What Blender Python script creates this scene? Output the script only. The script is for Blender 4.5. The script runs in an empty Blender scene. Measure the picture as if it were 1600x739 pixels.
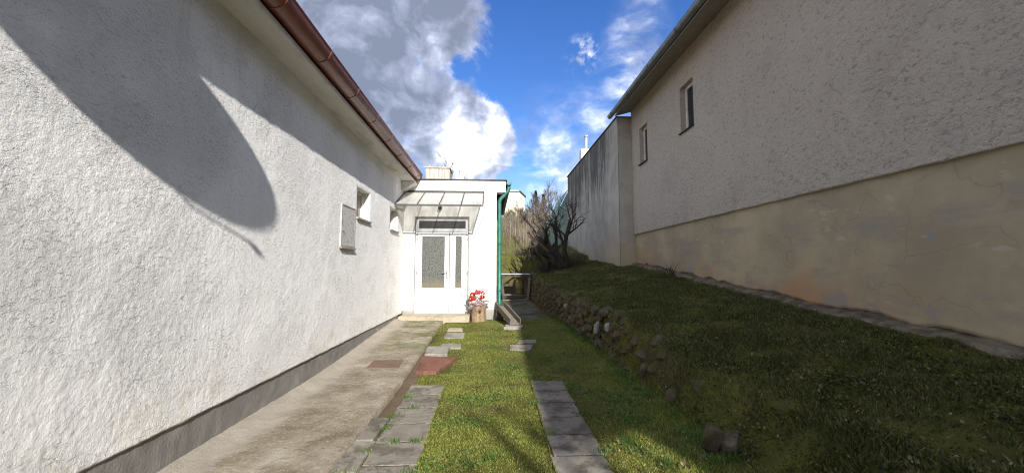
import bpy, bmesh, math, random
import numpy as np
from mathutils import Vector, Matrix

scene = bpy.context.scene
col = scene.collection
R = math.radians
random.seed(7)

# ------------------------------------------------------------------ camera
cam_d = bpy.data.cameras.new('camera')
cam = bpy.data.objects.new('camera', cam_d)
col.objects.link(cam)
cam.location = (0, 0, 1.45)
cam.rotation_euler = (R(90 + 4.66), 0, R(-2.95))
cam_d.sensor_fit = 'HORIZONTAL'
cam_d.sensor_width = 36
cam_d.lens = 620 / 1600 * 36
cam_d.clip_start = 0.05
cam_d.clip_end = 2000
scene.camera = cam

# ------------------------------------------------------------------ light
SUN = Vector((.285, -1.0, .55)).normalized()       # towards the sun: behind the camera, to the right
sun_d = bpy.data.lights.new('sun', 'SUN')
sun_d.energy = 4.1
sun_d.angle = R(0.53)
sun_d.color = (1.0, .955, .89)
sun = bpy.data.objects.new('sun', sun_d)
sun.rotation_euler = (-SUN).to_track_quat('-Z', 'Y').to_euler()
sun.location = (10, -30, 25)
col.objects.link(sun)

scene.view_settings.view_transform = 'Standard'
scene.view_settings.look = 'None'
scene.view_settings.exposure = 0.98
scene.view_settings.gamma = 1.0
scene.view_settings.use_curve_mapping = False
scene.render.engine = 'CYCLES'
scene.cycles.max_bounces = 6
scene.cycles.diffuse_bounces = 3
scene.cycles.transparent_max_bounces = 12
scene.cycles.filter_width = 1.15
scene.cycles.use_denoising = True
scene.cycles.denoising_input_passes = 'RGB_ALBEDO_NORMAL'
scene.cycles.denoising_prefilter = 'NONE'


# ------------------------------------------------------------------ node helper
class G:
    def __init__(self, nt):
        self.nt = nt

    def n(self, typ, ins=None, **props):
        nd = self.nt.nodes.new(typ)
        for k, v in props.items():
            setattr(nd, k, v)
        for k, v in (ins or {}).items():
            s = nd.inputs[k]
            if isinstance(v, bpy.types.NodeSocket):
                self.nt.links.new(v, s)
            else:
                s.default_value = v
        return nd

    def pos(self):
        return self.n('ShaderNodeNewGeometry').outputs['Position']

    def map(self, vec, scale=(1, 1, 1), rot=(0, 0, 0), loc=(0, 0, 0)):
        return self.n('ShaderNodeMapping', {'Vector': vec, 'Scale': scale, 'Rotation': rot, 'Location': loc}).outputs[0]

    def sep(self, vec):
        return self.n('ShaderNodeSeparateXYZ', {0: vec}).outputs

    def noise(self, vec, scale, detail=5, rough=.55, dist=0):
        return self.n('ShaderNodeTexNoise', {'Vector': vec, 'Scale': scale, 'Detail': detail, 'Roughness': rough, 'Distortion': dist}).outputs['Fac']

    def vor(self, vec, scale, feature='F1', out='Distance'):
        return self.n('ShaderNodeTexVoronoi', {'Vector': vec, 'Scale': scale}, feature=feature).outputs[out]

    def m(self, op, a, b=0.0, c=0.0, clamp=False):
        nd = self.nt.nodes.new('ShaderNodeMath')
        nd.operation = op
        nd.use_clamp = clamp
        for i, v in enumerate((a, b, c)):
            if isinstance(v, bpy.types.NodeSocket):
                self.nt.links.new(v, nd.inputs[i])
            else:
                nd.inputs[i].default_value = v
        return nd.outputs[0]

    def step(self, x, lo, hi, a=0.0, b=1.0):
        return self.n('ShaderNodeMapRange', {0: x, 1: lo, 2: hi, 3: a, 4: b}, interpolation_type='SMOOTHSTEP', clamp=True).outputs[0]

    def ramp(self, fac, stops):
        nd = self.n('ShaderNodeValToRGB', {0: fac})
        el = nd.color_ramp.elements
        while len(el) < len(stops):
            el.new(0.5)
        for e, (p, c) in zip(el, stops):
            e.position = p
            e.color = (*c, 1)
        return nd.outputs[0]

    def mix(self, fac, a, b, blend='MIX'):
        nd = self.nt.nodes.new('ShaderNodeMix')
        nd.data_type = 'RGBA'
        nd.blend_type = blend
        for i, v in ((0, fac), (6, a), (7, b)):
            if isinstance(v, bpy.types.NodeSocket):
                self.nt.links.new(v, nd.inputs[i])
            elif i:
                nd.inputs[i].default_value = (*v, 1)
            else:
                nd.inputs[i].default_value = v
        return nd.outputs[2]

    def bump(self, height, strength=.5, dist=.01, normal=None):
        ins = {'Height': height, 'Strength': strength, 'Distance': dist}
        if normal is not None:
            ins['Normal'] = normal
        return self.n('ShaderNodeBump', ins).outputs[0]


def material(name, fn):
    m = bpy.data.materials.new(name)
    m.use_nodes = True
    nt = m.node_tree
    b = nt.nodes['Principled BSDF']
    g = G(nt)
    for k, v in fn(g).items():
        s = b.inputs[k]
        if isinstance(v, bpy.types.NodeSocket):
            nt.links.new(v, s)
        else:
            s.default_value = (*v, 1) if isinstance(v, tuple) else v
    return m


# ------------------------------------------------------------------ world: sky with broken clouds
world = bpy.data.worlds.new('World')
scene.world = world
world.use_nodes = True
wt = world.node_tree
wt.nodes.clear()
w = G(wt)
sky = w.n('ShaderNodeTexSky', sky_type='NISHITA', sun_disc=False, sun_elevation=math.asin(SUN.z),
          sun_rotation=math.atan2(SUN.x, SUN.y), altitude=300, air_density=1.0, dust_density=.3, ozone_density=2.5)
d = w.n('ShaderNodeTexCoord').outputs['Generated']
dn = w.n('ShaderNodeVectorMath', {0: d}, operation='NORMALIZE').outputs[0]
dz = w.sep(dn)[2]


def blob(c, sc, r0, r1):
    """1 inside an ellipsoid of sky directions round c, 0 outside"""
    df = w.n('ShaderNodeVectorMath', {0: dn, 1: c}, operation='SUBTRACT').outputs[0]
    df = w.n('ShaderNodeVectorMath', {0: df, 1: sc}, operation='MULTIPLY').outputs[0]
    return w.step(w.n('ShaderNodeVectorMath', {0: df}, operation='LENGTH').outputs['Value'], r0, r1, 1.0, 0.0)


warp = w.n('ShaderNodeTexNoise', {'Vector': dn, 'Scale': 5.0, 'Detail': 3.0}).outputs['Color']
warp = w.n('ShaderNodeVectorMath', {0: warp, 1: (.5, .5, .5)}, operation='SUBTRACT').outputs[0]
warp = w.n('ShaderNodeVectorMath', {0: warp, 'Scale': .10}, operation='SCALE').outputs[0]
dw = w.n('ShaderNodeVectorMath', {0: dn, 1: warp}, operation='ADD').outputs[0]
fb = w.noise(w.map(dw, (1, 1, 1.5)), 7.0, 7, .62)
fine = w.noise(w.map(dw, (1, 1, 1.3)), 26.0, 5, .66)
base = w.m('MULTIPLY', w.m('SUBTRACT', fb, .5), 2.6)
base = w.m('ADD', base, w.m('MULTIPLY', w.m('SUBTRACT', fine, .5), 1.1))
big = blob((-.30, .83, .50), (1.0, .6, 1.15), .10, .36)
big2 = blob((-.10, .86, .56), (1.0, .6, 1.7), .04, .20)
cum = blob((-.055, .95, .305), (1.0, .6, 1.05), .07, .135)
low = blob((-.22, .93, .27), (1.0, .6, 1.3), .06, .24)
wisp = blob((.205, .855, .478), (1.2, .6, 1.0), .0, .06)
rcl = blob((.335, .815, .45), (1.35, .6, .8), .0, .13)
veil = blob((.20, .93, .26), (.9, .6, 1.3), .0, .14)
hole = blob((.20, .84, .50), (.8, .6, 1.0), .07, .24)
hole2 = blob((-.072, .885, .46), (1.0, .6, 1.2), .0, .05)
far = w.step(w.sep(dn)[1], .0, .72, .55, -.18)      # extra cloud added out of view to make the ambient light more neutral
den = w.m('ADD', base, far)
for s, k in ((big, 1.25), (big2, .75), (cum, 1.75), (low, .8), (wisp, .35), (rcl, .45), (veil, .45), (hole, -.85), (hole2, -.7)):
    den = w.m('ADD', den, w.m('MULTIPLY', s, k))
mask = w.step(den, .0, .88)
# thin veil of cloud low on the right and along the roof edge, plus a torn wisp
thin_n = w.noise(w.map(dw, (1.0, 1, 2.2), (0, .5, 0)), 9.0, 6, .58)
thin_b = w.m('MAXIMUM', blob((.20, .935, .27), (.75, .6, 1.0), .05, .19), blob((.31, .82, .45), (1.5, .6, .75), .02, .13))
thin = w.m('MULTIPLY', thin_b, w.step(thin_n, .32, .74, .0, .85))
wsp_n = w.noise(w.map(dw, (1.4, 1, 1.4), (0, .7, 0)), 30.0, 6, .65)
thin = w.m('MAXIMUM', thin, w.m('MULTIPLY', blob((.205, .855, .478), (1.0, .6, 1.0), .005, .055), w.step(wsp_n, .44, .72)))
thin = w.m('MAXIMUM', thin, w.step(dz, .0, .22, .65, 0))
mask = w.m('MAXIMUM', mask, thin)
puff = w.noise(w.map(dw, (1, 1, 1.2), loc=(.06, 0, -.045)), 11.0, 8, .55)
lit = w.m('ADD', w.m('MULTIPLY', w.m('SUBTRACT', puff, .5), 2.5), w.m('MULTIPLY', cum, .62))
lit = w.m('SUBTRACT', lit, w.m('MULTIPLY', w.m('MAXIMUM', big, big2), .16))
lit = w.m('ADD', lit, w.step(den, .3, 1.6, .22, -.22))
lit = w.m('ADD', lit, .36)
lit = w.m('ADD', lit, w.m('MULTIPLY', thin, .10))
lit = w.m('ADD', lit, w.m('MULTIPLY', w.m('SUBTRACT', fine, .5), .8))
lit = w.m('ADD', lit, w.step(w.sep(dn)[1], .2, .7, .30, 0))  # unseen clouds brightened to fill the ambient light
ccol = w.ramp(lit, [(0.0, (.13, .15, .205)), (.35, (.22, .245, .325)), (.65, (.38, .41, .51)), (1.0, (.86, .87, .90))])
skyc = w.n('ShaderNodeHueSaturation', {'Hue': .515, 'Saturation': 1.28, 'Value': 1.0, 'Color': sky.outputs[0]}).outputs[0]
bg1 = w.n('ShaderNodeBackground', {'Color': skyc, 'Strength': .105})
bg2 = w.n('ShaderNodeBackground', {'Color': ccol, 'Strength': 1.08})
mx = w.n('ShaderNodeMixShader', {0: w.m('MULTIPLY', mask, .97), 1: bg1.outputs[0], 2: bg2.outputs[0]})
world.cycles.sampling_method = 'MANUAL'
world.cycles.sample_map_resolution = 512
wo = w.n('ShaderNodeOutputWorld', {0: mx.outputs[0]})


# ------------------------------------------------------------------ noise in numpy
def perlin(x, y, seed=0):
    rs = np.random.RandomState(seed)
    perm = rs.permutation(512)
    ang = rs.rand(512) * 2 * np.pi
    gx, gy = np.cos(ang), np.sin(ang)
    xi, yi = np.floor(x).astype(int), np.floor(y).astype(int)
    xf, yf = x - xi, y - yi
    u, v = xf * xf * xf * (xf * (xf * 6 - 15) + 10), yf * yf * yf * (yf * (yf * 6 - 15) + 10)

    def gr(ix, iy, dx, dy):
        h = perm[(perm[ix & 511] + iy) & 511]
        return gx[h] * dx + gy[h] * dy
    a = gr(xi, yi, xf, yf)
    b = gr(xi + 1, yi, xf - 1, yf)
    c = gr(xi, yi + 1, xf, yf - 1)
    e = gr(xi + 1, yi + 1, xf - 1, yf - 1)
    return (a * (1 - u) + b * u) * (1 - v) + (c * (1 - u) + e * u) * v * 1.0


def fbm(x, y, seed=0, oct=4):
    s, a = 0, 1.0
    for i in range(oct):
        s = s + a * perlin(x * 2 ** i + 7.3 * i, y * 2 ** i + 3.1 * i, seed + i)
        a *= .5
    return s


def sst(a, b, x):
    t = np.clip((np.asarray(x, float) - a) / (b - a), 0, 1)
    return t * t * (3 - 2 * t)


# ------------------------------------------------------------------ object helpers
WL = {}     # world location of every object's origin


def link(o, parent, wloc):
    col.objects.link(o)
    wloc = Vector(wloc)
    if parent is not None:
        o.parent = parent
        o.location = wloc - WL[parent.name]
    else:
        o.location = wloc
    WL[o.name] = wloc
    return o


def tag(o, label, cat, group=None):
    o['label'] = label
    o['category'] = cat
    if group:
        o['group'] = group
    return o


def thing(name, loc, label, cat, group=None):
    o = link(bpy.data.objects.new(name, None), None, loc)
    o.empty_display_size = .2
    return tag(o, label, cat, group)


def mesh_np(name, V, F, mat, parent=None, smooth=False, origin=None, kind=None):
    """V (n,3) array, F (m,3|4) int array or list of faces"""
    V = np.asarray(V, float)
    c = np.array(origin) if origin is not None else np.array([*(V[:, :2].min(0) + V[:, :2].max(0)) / 2, V[:, 2].min()])
    me = bpy.data.meshes.new(name)
    Vl = V - c
    if isinstance(F, np.ndarray):
        k = F.shape[1]
        me.vertices.add(len(V))
        me.vertices.foreach_set('co', Vl.ravel())
        me.loops.add(F.size)
        me.loops.foreach_set('vertex_index', F.ravel().astype(np.int32))
        me.polygons.add(len(F))
        me.polygons.foreach_set('loop_start', np.arange(0, F.size, k, dtype=np.int32))
        me.polygons.foreach_set('loop_total', np.full(len(F), k, dtype=np.int32))
        me.update(calc_edges=True)
    else:
        me.from_pydata([tuple(v) for v in Vl], [], F)
    if smooth:
        me.polygons.foreach_set('use_smooth', [True] * len(me.polygons))
    me.materials.append(mat)
    me.validate()
    o = bpy.data.objects.new(name, me)
    link(o, parent, c)
    if kind:
        o['kind'] = kind
    return o


class MB:
    def __init__(self):
        self.v, self.f = [], []

    def add(self, vs, fs):
        n = len(self.v)
        self.v += [tuple(p) for p in vs]
        self.f += [tuple(i + n for i in f) for f in fs]
        return self

    def box(self, x0, x1, y0, y1, z0, z1):
        return self.add([(x0, y0, z0), (x1, y0, z0), (x1, y1, z0), (x0, y1, z0), (x0, y0, z1), (x1, y0, z1), (x1, y1, z1), (x0, y1, z1)],
                        [(0, 3, 2, 1), (4, 5, 6, 7), (0, 1, 5, 4), (1, 2, 6, 5), (2, 3, 7, 6), (3, 0, 4, 7)])

    def prism(self, poly, axis, a, b):
        """polygon of 2-tuples extruded along axis (0,1,2) from a to b"""
        def p(q, t):
            l = list(q)
            l.insert(axis, t)
            return tuple(l)
        n = len(poly)
        return self.add([p(q, a) for q in poly] + [p(q, b) for q in poly],
                        [tuple(range(n))[::-1], tuple(range(n, 2 * n))] + [(i, (i + 1) % n, (i + 1) % n + n, i + n) for i in range(n)])

    def bar(self, p, q, wd, h, up=(0, 0, 1)):
        p, q = Vector(p), Vector(q)
        t = (q - p).normalized()
        s = t.cross(Vector(up)).normalized() * wd / 2
        u = s.cross(t).normalized() * h / 2
        c = [(-1, -1), (1, -1), (1, 1), (-1, 1)]
        return self.add([p + s * a + u * b for a, b in c] + [q + s * a + u * b for a, b in c],
                        [(0, 1, 2, 3), (7, 6, 5, 4), (0, 4, 5, 1), (1, 5, 6, 2), (2, 6, 7, 3), (3, 7, 4, 0)])

    def tube(self, pts, rad, n=8, cap=True):
        pts = [Vector(p) for p in pts]
        if not hasattr(rad, '__len__'):
            rad = [rad] * len(pts)
        base = len(self.v)
        t0 = (pts[1] - pts[0]).normalized()
        s = t0.orthogonal().normalized()
        for i, p in enumerate(pts):
            t = (pts[min(i + 1, len(pts) - 1)] - pts[max(i - 1, 0)]).normalized()
            s = (s - t * s.dot(t)).normalized()
            u = t.cross(s)
            for k in range(n):
                a = 2 * math.pi * k / n
                self.v.append(tuple(p + (s * math.cos(a) + u * math.sin(a)) * rad[i]))
        for i in range(len(pts) - 1):
            for k in range(n):
                a, b = base + i * n + k, base + i * n + (k + 1) % n
                self.f.append((a, b, b + n, a + n))
        if cap:
            self.f.append(tuple(base + k for k in range(n))[::-1])
            e = base + (len(pts) - 1) * n
            self.f.append(tuple(e + k for k in range(n)))
        return self

    def build(self, name, mat, parent=None, smooth=False, bevel=0, origin=None, label=None, kind=None):
        o = mesh_np(name, np.array(self.v), self.f, mat, parent, smooth, origin, kind)
        if bevel:
            b = o.modifiers.new('bevel', 'BEVEL')
            b.width = bevel
            b.segments = 2
            b.limit_method = 'ANGLE'
        if label:
            o['label'] = label
        return o


def lines(segs, extra=()):
    """graded coordinate list: segs = [(a, b, step)...] plus extra lines that must be hit"""
    xs = []
    for a, b, s in segs:
        xs += list(np.linspace(a, b, max(2, int(round((b - a) / s)) + 1)))
    xs = sorted(set(np.round(xs, 4)))
    for e in extra:
        xs = [x for x in xs if abs(x - e) > .006] + [e]
        xs.sort()
    return np.array(xs)


def grid(us, vs, fn, holes=()):
    """fn(U,V)->(n,3); quads inside holes (u0,u1,v0,v1) left out"""
    U, V = np.meshgrid(us, vs, indexing='ij')
    P = fn(U, V).reshape(-1, 3)
    nu, nv = len(us), len(vs)
    i, j = np.meshgrid(np.arange(nu - 1), np.arange(nv - 1), indexing='ij')
    a = (i * nv + j).ravel()
    F = np.c_[a, a + nv, a + nv + 1, a + 1]
    uc, vc = ((us[:-1] + us[1:]) / 2)[i.ravel()], ((vs[:-1] + vs[1:]) / 2)[j.ravel()]
    keep = np.ones(len(F), bool)
    for (u0, u1, v0, v1) in holes:
        keep &= ~((uc > u0) & (uc < u1) & (vc > v0) & (vc < v1))
    return P, F[keep]


def holemask(U, V, holes, r=.012):
    m = np.ones_like(U)
    for (u0, u1, v0, v1) in holes:
        dx = np.maximum(np.maximum(u0 - U, U - u1), 0)
        dy = np.maximum(np.maximum(v0 - V, V - v1), 0)
        m = np.minimum(m, np.clip(np.hypot(dx, dy) / r, 0, 1))
    return m


# ------------------------------------------------------------------ materials
def roughcast(name, c0, c1, dirt, grain=1.0):
    def f(g):
        p = g.pos()
        n1 = g.noise(p, 1.3, 5, .6)
        n2 = g.noise(g.map(p, (1, 1, .7)), 1.9, 6, .62)
        c = g.mix(n1, c0, c1)
        c = g.mix(g.step(n2, .52, .80, 0, .55), c, dirt)
        sp = g.noise(p, 60, 3, .6)
        c = g.mix(g.step(sp, .60, .78, 0, .35), c, dirt)
        h = g.m('ADD', g.noise(p, 55, 5, .65), g.m('MULTIPLY', g.vor(p, 70), .5))
        return {'Base Color': c, 'Roughness': .92, 'Specular IOR Level': .15, 'Normal': g.bump(h, .55 * grain, .012)}
    return material(name, f)


M = {}


def f(g):
    p = g.pos()
    s = g.sep(p)
    c = g.mix(g.noise(p, 1.1, 5, .6), (.86, .855, .84), (.80, .795, .775))
    drip = g.noise(g.map(p, (1, 2.2, .22)), 2.4, 6, .65)
    c = g.mix(g.step(drip, .54, .74, 0, .42), c, (.60, .575, .53))
    patch_ = g.step(g.noise(p, .55, 3, .5), .56, .60, 0, .22)
    c = g.mix(patch_, c, (.88, .88, .87))
    foot = g.m('MULTIPLY', g.step(g.m('ADD', s[2], g.m('MULTIPLY', g.noise(p, 3, 4), .5)), .45, 1.05, 1, 0), g.step(g.noise(p, 5, 5, .65), .42, .66))
    c = g.mix(g.m('MULTIPLY', foot, .55), c, (.58, .52, .38))
    c = g.mix(g.step(g.noise(g.map(p, (1, .7, 1.2)), 48, 4, .65), .60, .68, 0, .5), c, (.42, .40, .375))
    h = g.m('ADD', g.noise(p, 85, 5, .75), g.m('MULTIPLY', g.noise(p, 34, 4, .7), .8))
    crk = g.noise(g.map(p, (1, .55, 1.5)), 36, 3, .6, .5)
    crk = g.m('MULTIPLY', g.step(crk, .575, .64), g.step(g.noise(p, 3.5, 3), .38, .58, .15, 1))
    h = g.m('SUBTRACT', h, g.m('MULTIPLY', crk, .55))
    h = g.m('MULTIPLY', h, g.step(g.noise(p, .9, 4, .6), .38, .62, .45, 1.15))
    return {'Base Color': c, 'Roughness': .92, 'Specular IOR Level': .15, 'Normal': g.bump(h, 1.0, .017)}


M['white_roughcast'] = material('white_roughcast', f)


def f(g):
    p = g.pos()
    c = g.mix(g.noise(p, 1.0, 5, .6), (.53, .465, .37), (.445, .385, .305))
    c = g.mix(g.step(g.noise(g.map(p, (1, 1, .7)), 1.3, 6, .62), .50, .74, 0, .5), c, (.36, .31, .265))
    q = g.map(p, (1, 1, 1.5), (.5, 0, 0))
    a = g.noise(q, 15, 5, .62, .6)
    c = g.mix(g.step(a, .53, .66, 0, .62), c, (.225, .195, .165))  # dark specks in the pits: shade of the relief put into the colour
    b = g.noise(q, 44, 4, .6)
    c = g.mix(g.step(b, .55, .70, 0, .5), c, (.22, .19, .16))
    c = g.mix(g.step(g.noise(q, 30, 3, .6), .60, .72, 0, .4), c, (.56, .52, .46))
    h = g.m('ADD', g.m('MULTIPLY', a, -1.6), g.m('MULTIPLY', b, -.7))
    return {'Base Color': c, 'Roughness': .93, 'Specular IOR Level': .15, 'Normal': g.bump(h, .9, .03)}


M['grey_roughcast'] = material('grey_roughcast', f)


def f(g):
    p = g.pos()
    c = g.mix(g.noise(p, 2, 5, .6), (.82, .81, .78), (.74, .73, .70))
    z = g.sep(p)[2]
    low = g.step(g.m('ADD', z, g.m('MULTIPLY', g.noise(p, 5, 4), .3)), .25, .75, .6, 0)
    c = g.mix(low, c, (.55, .52, .45))
    return {'Base Color': c, 'Roughness': .85, 'Specular IOR Level': .2, 'Normal': g.bump(g.noise(p, 40, 5, .6), .25, .01)}


M['white_plaster'] = material('white_plaster', f)


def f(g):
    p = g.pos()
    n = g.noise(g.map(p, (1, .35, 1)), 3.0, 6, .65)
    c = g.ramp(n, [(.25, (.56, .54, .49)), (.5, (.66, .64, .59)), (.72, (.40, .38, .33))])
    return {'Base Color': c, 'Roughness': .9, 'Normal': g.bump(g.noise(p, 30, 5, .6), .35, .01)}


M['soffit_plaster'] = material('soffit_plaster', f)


def f(g):
    p = g.pos()
    n = g.noise(p, 3, 6, .65)
    c = g.ramp(n, [(.3, (.15, .142, .128)), (.6, (.215, .20, .18)), (.75, (.29, .27, .24))])
    fl = g.m('MULTIPLY', g.step(g.noise(g.map(p, (1, 1, 1.6)), 6, 5, .6), .60, .66), g.step(g.sep(p)[1], 5.5, 8.0))
    c = g.mix(fl, c, (.62, .60, .56))
    return {'Base Color': c, 'Roughness': .9, 'Normal': g.bump(g.m('ADD', g.noise(p, 45, 5, .65), g.m('MULTIPLY', fl, .6)), .5, .012)}


M['plinth_cement'] = material('plinth_cement', f)


def f(g):
    p = g.pos()
    s = g.sep(p)
    x, y = s[0], s[1]
    n = g.noise(p, 2.6, 7, .68)
    spk = g.noise(g.map(p, (1, .7, 1)), 38, 4, .7)
    c = g.ramp(n, [(.28, (.12, .096, .058)), (.5, (.235, .20, .145)), (.75, (.39, .35, .28))])
    c = g.mix(g.step(spk, .52, .70, 0, .6), c, (.45, .41, .33))
    c = g.mix(g.step(g.noise(p, 21, 4, .65), .52, .72, 0, .6), c, (.09, .072, .04))
    # smoother paler cement fillet against the wall
    xe = g.m('ADD', x, g.m('MULTIPLY', g.m('SUBTRACT', g.noise(p, 4, 4, .6), .5), .35))
    fil = g.step(xe, -2.09, -1.92, 1, 0)
    c = g.mix(g.m('MULTIPLY', fil, .6), c, g.mix(g.noise(p, 9, 3), (.42, .385, .33), (.31, .275, .225)))
    # moss towards the door
    mo = g.m('MULTIPLY', g.step(y, 6.2, 8.0), g.step(g.noise(p, 3.1, 5, .6), .42, .58))
    mo = g.m('MULTIPLY', mo, g.step(x, -2.05, -1.75))
    c = g.mix(g.m('MULTIPLY', mo, .85), c, (.095, .105, .025))
    h = g.m('ADD', g.noise(p, 60, 6, .7), g.m('MULTIPLY', g.noise(p, 12, 3), .5))
    return {'Base Color': c, 'Roughness': .95, 'Specular IOR Level': .2, 'Normal': g.bump(h, .7, .014)}


M['path_concrete'] = material('path_concrete', f)


def slabmat(name, a, b, dk):
    def f(g):
        p = g.pos()
        rnd = g.n('ShaderNodeObjectInfo').outputs['Random']
        n = g.noise(p, 4.5, 7, .66)
        c = g.mix(g.step(n, .3, .7), a, b)
        c = g.mix(g.step(g.noise(p, 3.4, 6, .74), .47, .60, 0, .8), c, dk)
        c = g.mix(g.step(g.noise(p, 90, 3, .6), .56, .70, 0, .6), c, dk)
        c = g.mix(g.step(g.noise(p, 34, 4, .65), .63, .70, 0, .75), c, tuple(v * .45 for v in dk))
        c = g.mix(g.step(g.noise(g.map(p, loc=(3, 1, 2)), 6.5, 5, .65), .58, .70, 0, .45), c, tuple(min(1, v * 1.45) for v in b))
        c = g.mix(g.m('MULTIPLY', rnd, .35), c, dk)
        h = g.m('ADD', g.noise(p, 80, 5, .7), g.noise(p, 14, 3))
        return {'Base Color': c, 'Roughness': .93, 'Specular IOR Level': .2, 'Normal': g.bump(h, .5, .008)}
    return material(name, f)


M['paver'] = slabmat('paver', (.20, .178, .145), (.275, .248, .205), (.085, .073, .055))
M['pale_stone'] = slabmat('pale_stone', (.25, .235, .20), (.33, .305, .265), (.15, .14, .11))
M['red_slab'] = slabmat('red_slab', (.17, .078, .054), (.205, .10, .072), (.11, .052, .036))
M['red_stain'] = slabmat('red_stain', (.15, .095, .07), (.18, .115, .085), (.12, .085, .06))
M['step_concrete'] = slabmat('step_concrete', (.33, .28, .205), (.39, .335, .25), (.24, .195, .135))


def f(g):
    p = g.pos()
    s = g.sep(p)
    x, y, z = s[0], s[1], s[2]
    n = g.noise(p, 3.5, 7, .7)
    c = g.ramp(n, [(.3, (.055, .045, .018)), (.5, (.085, .085, .02)), (.7, (.13, .122, .028))])
    c = g.mix(g.step(g.noise(p, 1.1, 4, .6), .50, .68, 0, .7), c, (.075, .058, .032))
    # bare brown soil between path and slabs
    so = g.m('MULTIPLY', g.step(x, -.99, -.93, 1, 0), g.step(y, 6.6, 7.2, 1, 0))
    c = g.mix(so, c, g.mix(g.noise(p, 25, 5, .7), (.105, .072, .045), (.17, .125, .085)))
    # bare earth and litter on the shaded terrace edge
    te = g.m('MULTIPLY', g.step(y, 16.2, 16.7), g.step(g.m('ADD', y, g.m('MULTIPLY', n, 2)), 17.6, 18.4, 1, 0))
    c = g.mix(te, c, g.mix(g.noise(p, 18, 5, .7), (.05, .040, .028), (.11, .09, .065)))
    hill = g.step(y, 17.4, 18.6)
    c = g.mix(hill, c, g.mix(g.step(g.noise(p, 1.4, 5, .65), .4, .62), (.10, .11, .032), (.19, .165, .075)))
    # passage floor of mossy concrete
    ps = g.m('MULTIPLY', g.m('MULTIPLY', g.step(y, 9.6, 10.2), g.step(y, 16.4, 16.8, 1, 0)), g.step(x, 1.35, 1.5, 1, 0))
    c = g.mix(ps, c, g.mix(g.step(g.noise(p, 2.4, 5, .6), .42, .6), (.13, .12, .10), (.06, .065, .03)))
    h = g.m('ADD', g.noise(p, 40, 6, .75), g.noise(p, 9, 3))
    return {'Base Color': c, 'Roughness': .97, 'Specular IOR Level': .1, 'Normal': g.bump(h, .8, .02)}


M['earth'] = material('earth', f)


def foliage(name, stops, trans=.3):
    m = bpy.data.materials.new(name)
    m.use_nodes = True
    nt = m.node_tree
    nt.nodes.clear()
    g = G(nt)
    geo = g.n('ShaderNodeNewGeometry')
    r = geo.outputs['Random Per Island']
    p = geo.outputs['Position']
    v = g.m('ADD', g.m('MULTIPLY', r, .85), g.m('MULTIPLY', g.noise(p, 2.2, 4, .6), .55), clamp=False)
    v = g.m('SUBTRACT', v, .20, clamp=True)
    c = g.ramp(v, stops)
    d1 = g.n('ShaderNodeBsdfDiffuse', {'Color': c})
    d2 = g.n('ShaderNodeBsdfTranslucent', {'Color': c})
    a = g.n('ShaderNodeMixShader', {0: trans, 1: d1.outputs[0], 2: d2.outputs[0]})
    gl = g.n('ShaderNodeBsdfGlossy', {'Roughness': .45, 'Color': (.6, .6, .6, 1)})
    a2 = g.n('ShaderNodeMixShader', {0: .035, 1: a.outputs[0], 2: gl.outputs[0]})
    g.n('ShaderNodeOutputMaterial', {0: a2.outputs[0]})
    return m


M['grass'] = foliage('grass', [(.05, (.085, .11, .02)), (.35, (.18, .23, .036)), (.62, (.26, .295, .05)), (.85, (.33, .32, .09)), (1.0, (.43, .39, .20))])
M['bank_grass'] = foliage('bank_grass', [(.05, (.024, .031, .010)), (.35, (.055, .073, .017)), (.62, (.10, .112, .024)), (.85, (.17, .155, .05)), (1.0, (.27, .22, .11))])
M['weed'] = foliage('weed', [(.1, (.05, .10, .02)), (.5, (.085, .16, .03)), (.9, (.12, .20, .05))])
M['dry_grass'] = foliage('dry_grass', [(.1, (.14, .12, .05)), (.5, (.22, .185, .09)), (.9, (.15, .16, .045))])
M['dead_leaf'] = foliage('dead_leaf', [(.1, (.06, .042, .02)), (.5, (.12, .09, .045)), (.9, (.22, .18, .10))], .1)
M['spruce'] = foliage('spruce', [(.1, (.022, .04, .018)), (.5, (.04, .065, .025)), (.9, (.06, .085, .035))], .15)
M['yellow_leaf'] = foliage('yellow_leaf', [(.1, (.25, .32, .05)), (.5, (.42, .45, .09)), (.9, (.55, .5, .16))])
M['red_petal'] = foliage('red_petal', [(.1, (.50, .015, .015)), (.5, (.68, .03, .025)), (.9, (.75, .12, .10))])
M['pink_petal'] = foliage('pink_petal', [(.1, (.55, .36, .42)), (.5, (.62, .48, .52)), (.9, (.68, .62, .62))])


def simple(name, c, rough=.6, metal=0, spec=.4, var=.25, bscale=30, bstr=.15, scale=(1, 1, 1), vs=6):
    def f(g):
        p = g.pos()
        dk = tuple(v * (1 - var) for v in c)
        lt = tuple(min(1, v * (1 + var)) for v in c)
        cc = g.mix(g.step(g.noise(g.map(p, scale), vs, 5, .65), .3, .7), dk, lt)
        o = {'Base Color': cc, 'Roughness': rough, 'Metallic': metal, 'Specular IOR Level': spec}
        if bstr:
            o['Normal'] = g.bump(g.noise(g.map(p, scale), bscale, 4, .6), bstr, .006)
        return o
    return material(name, f)


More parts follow.
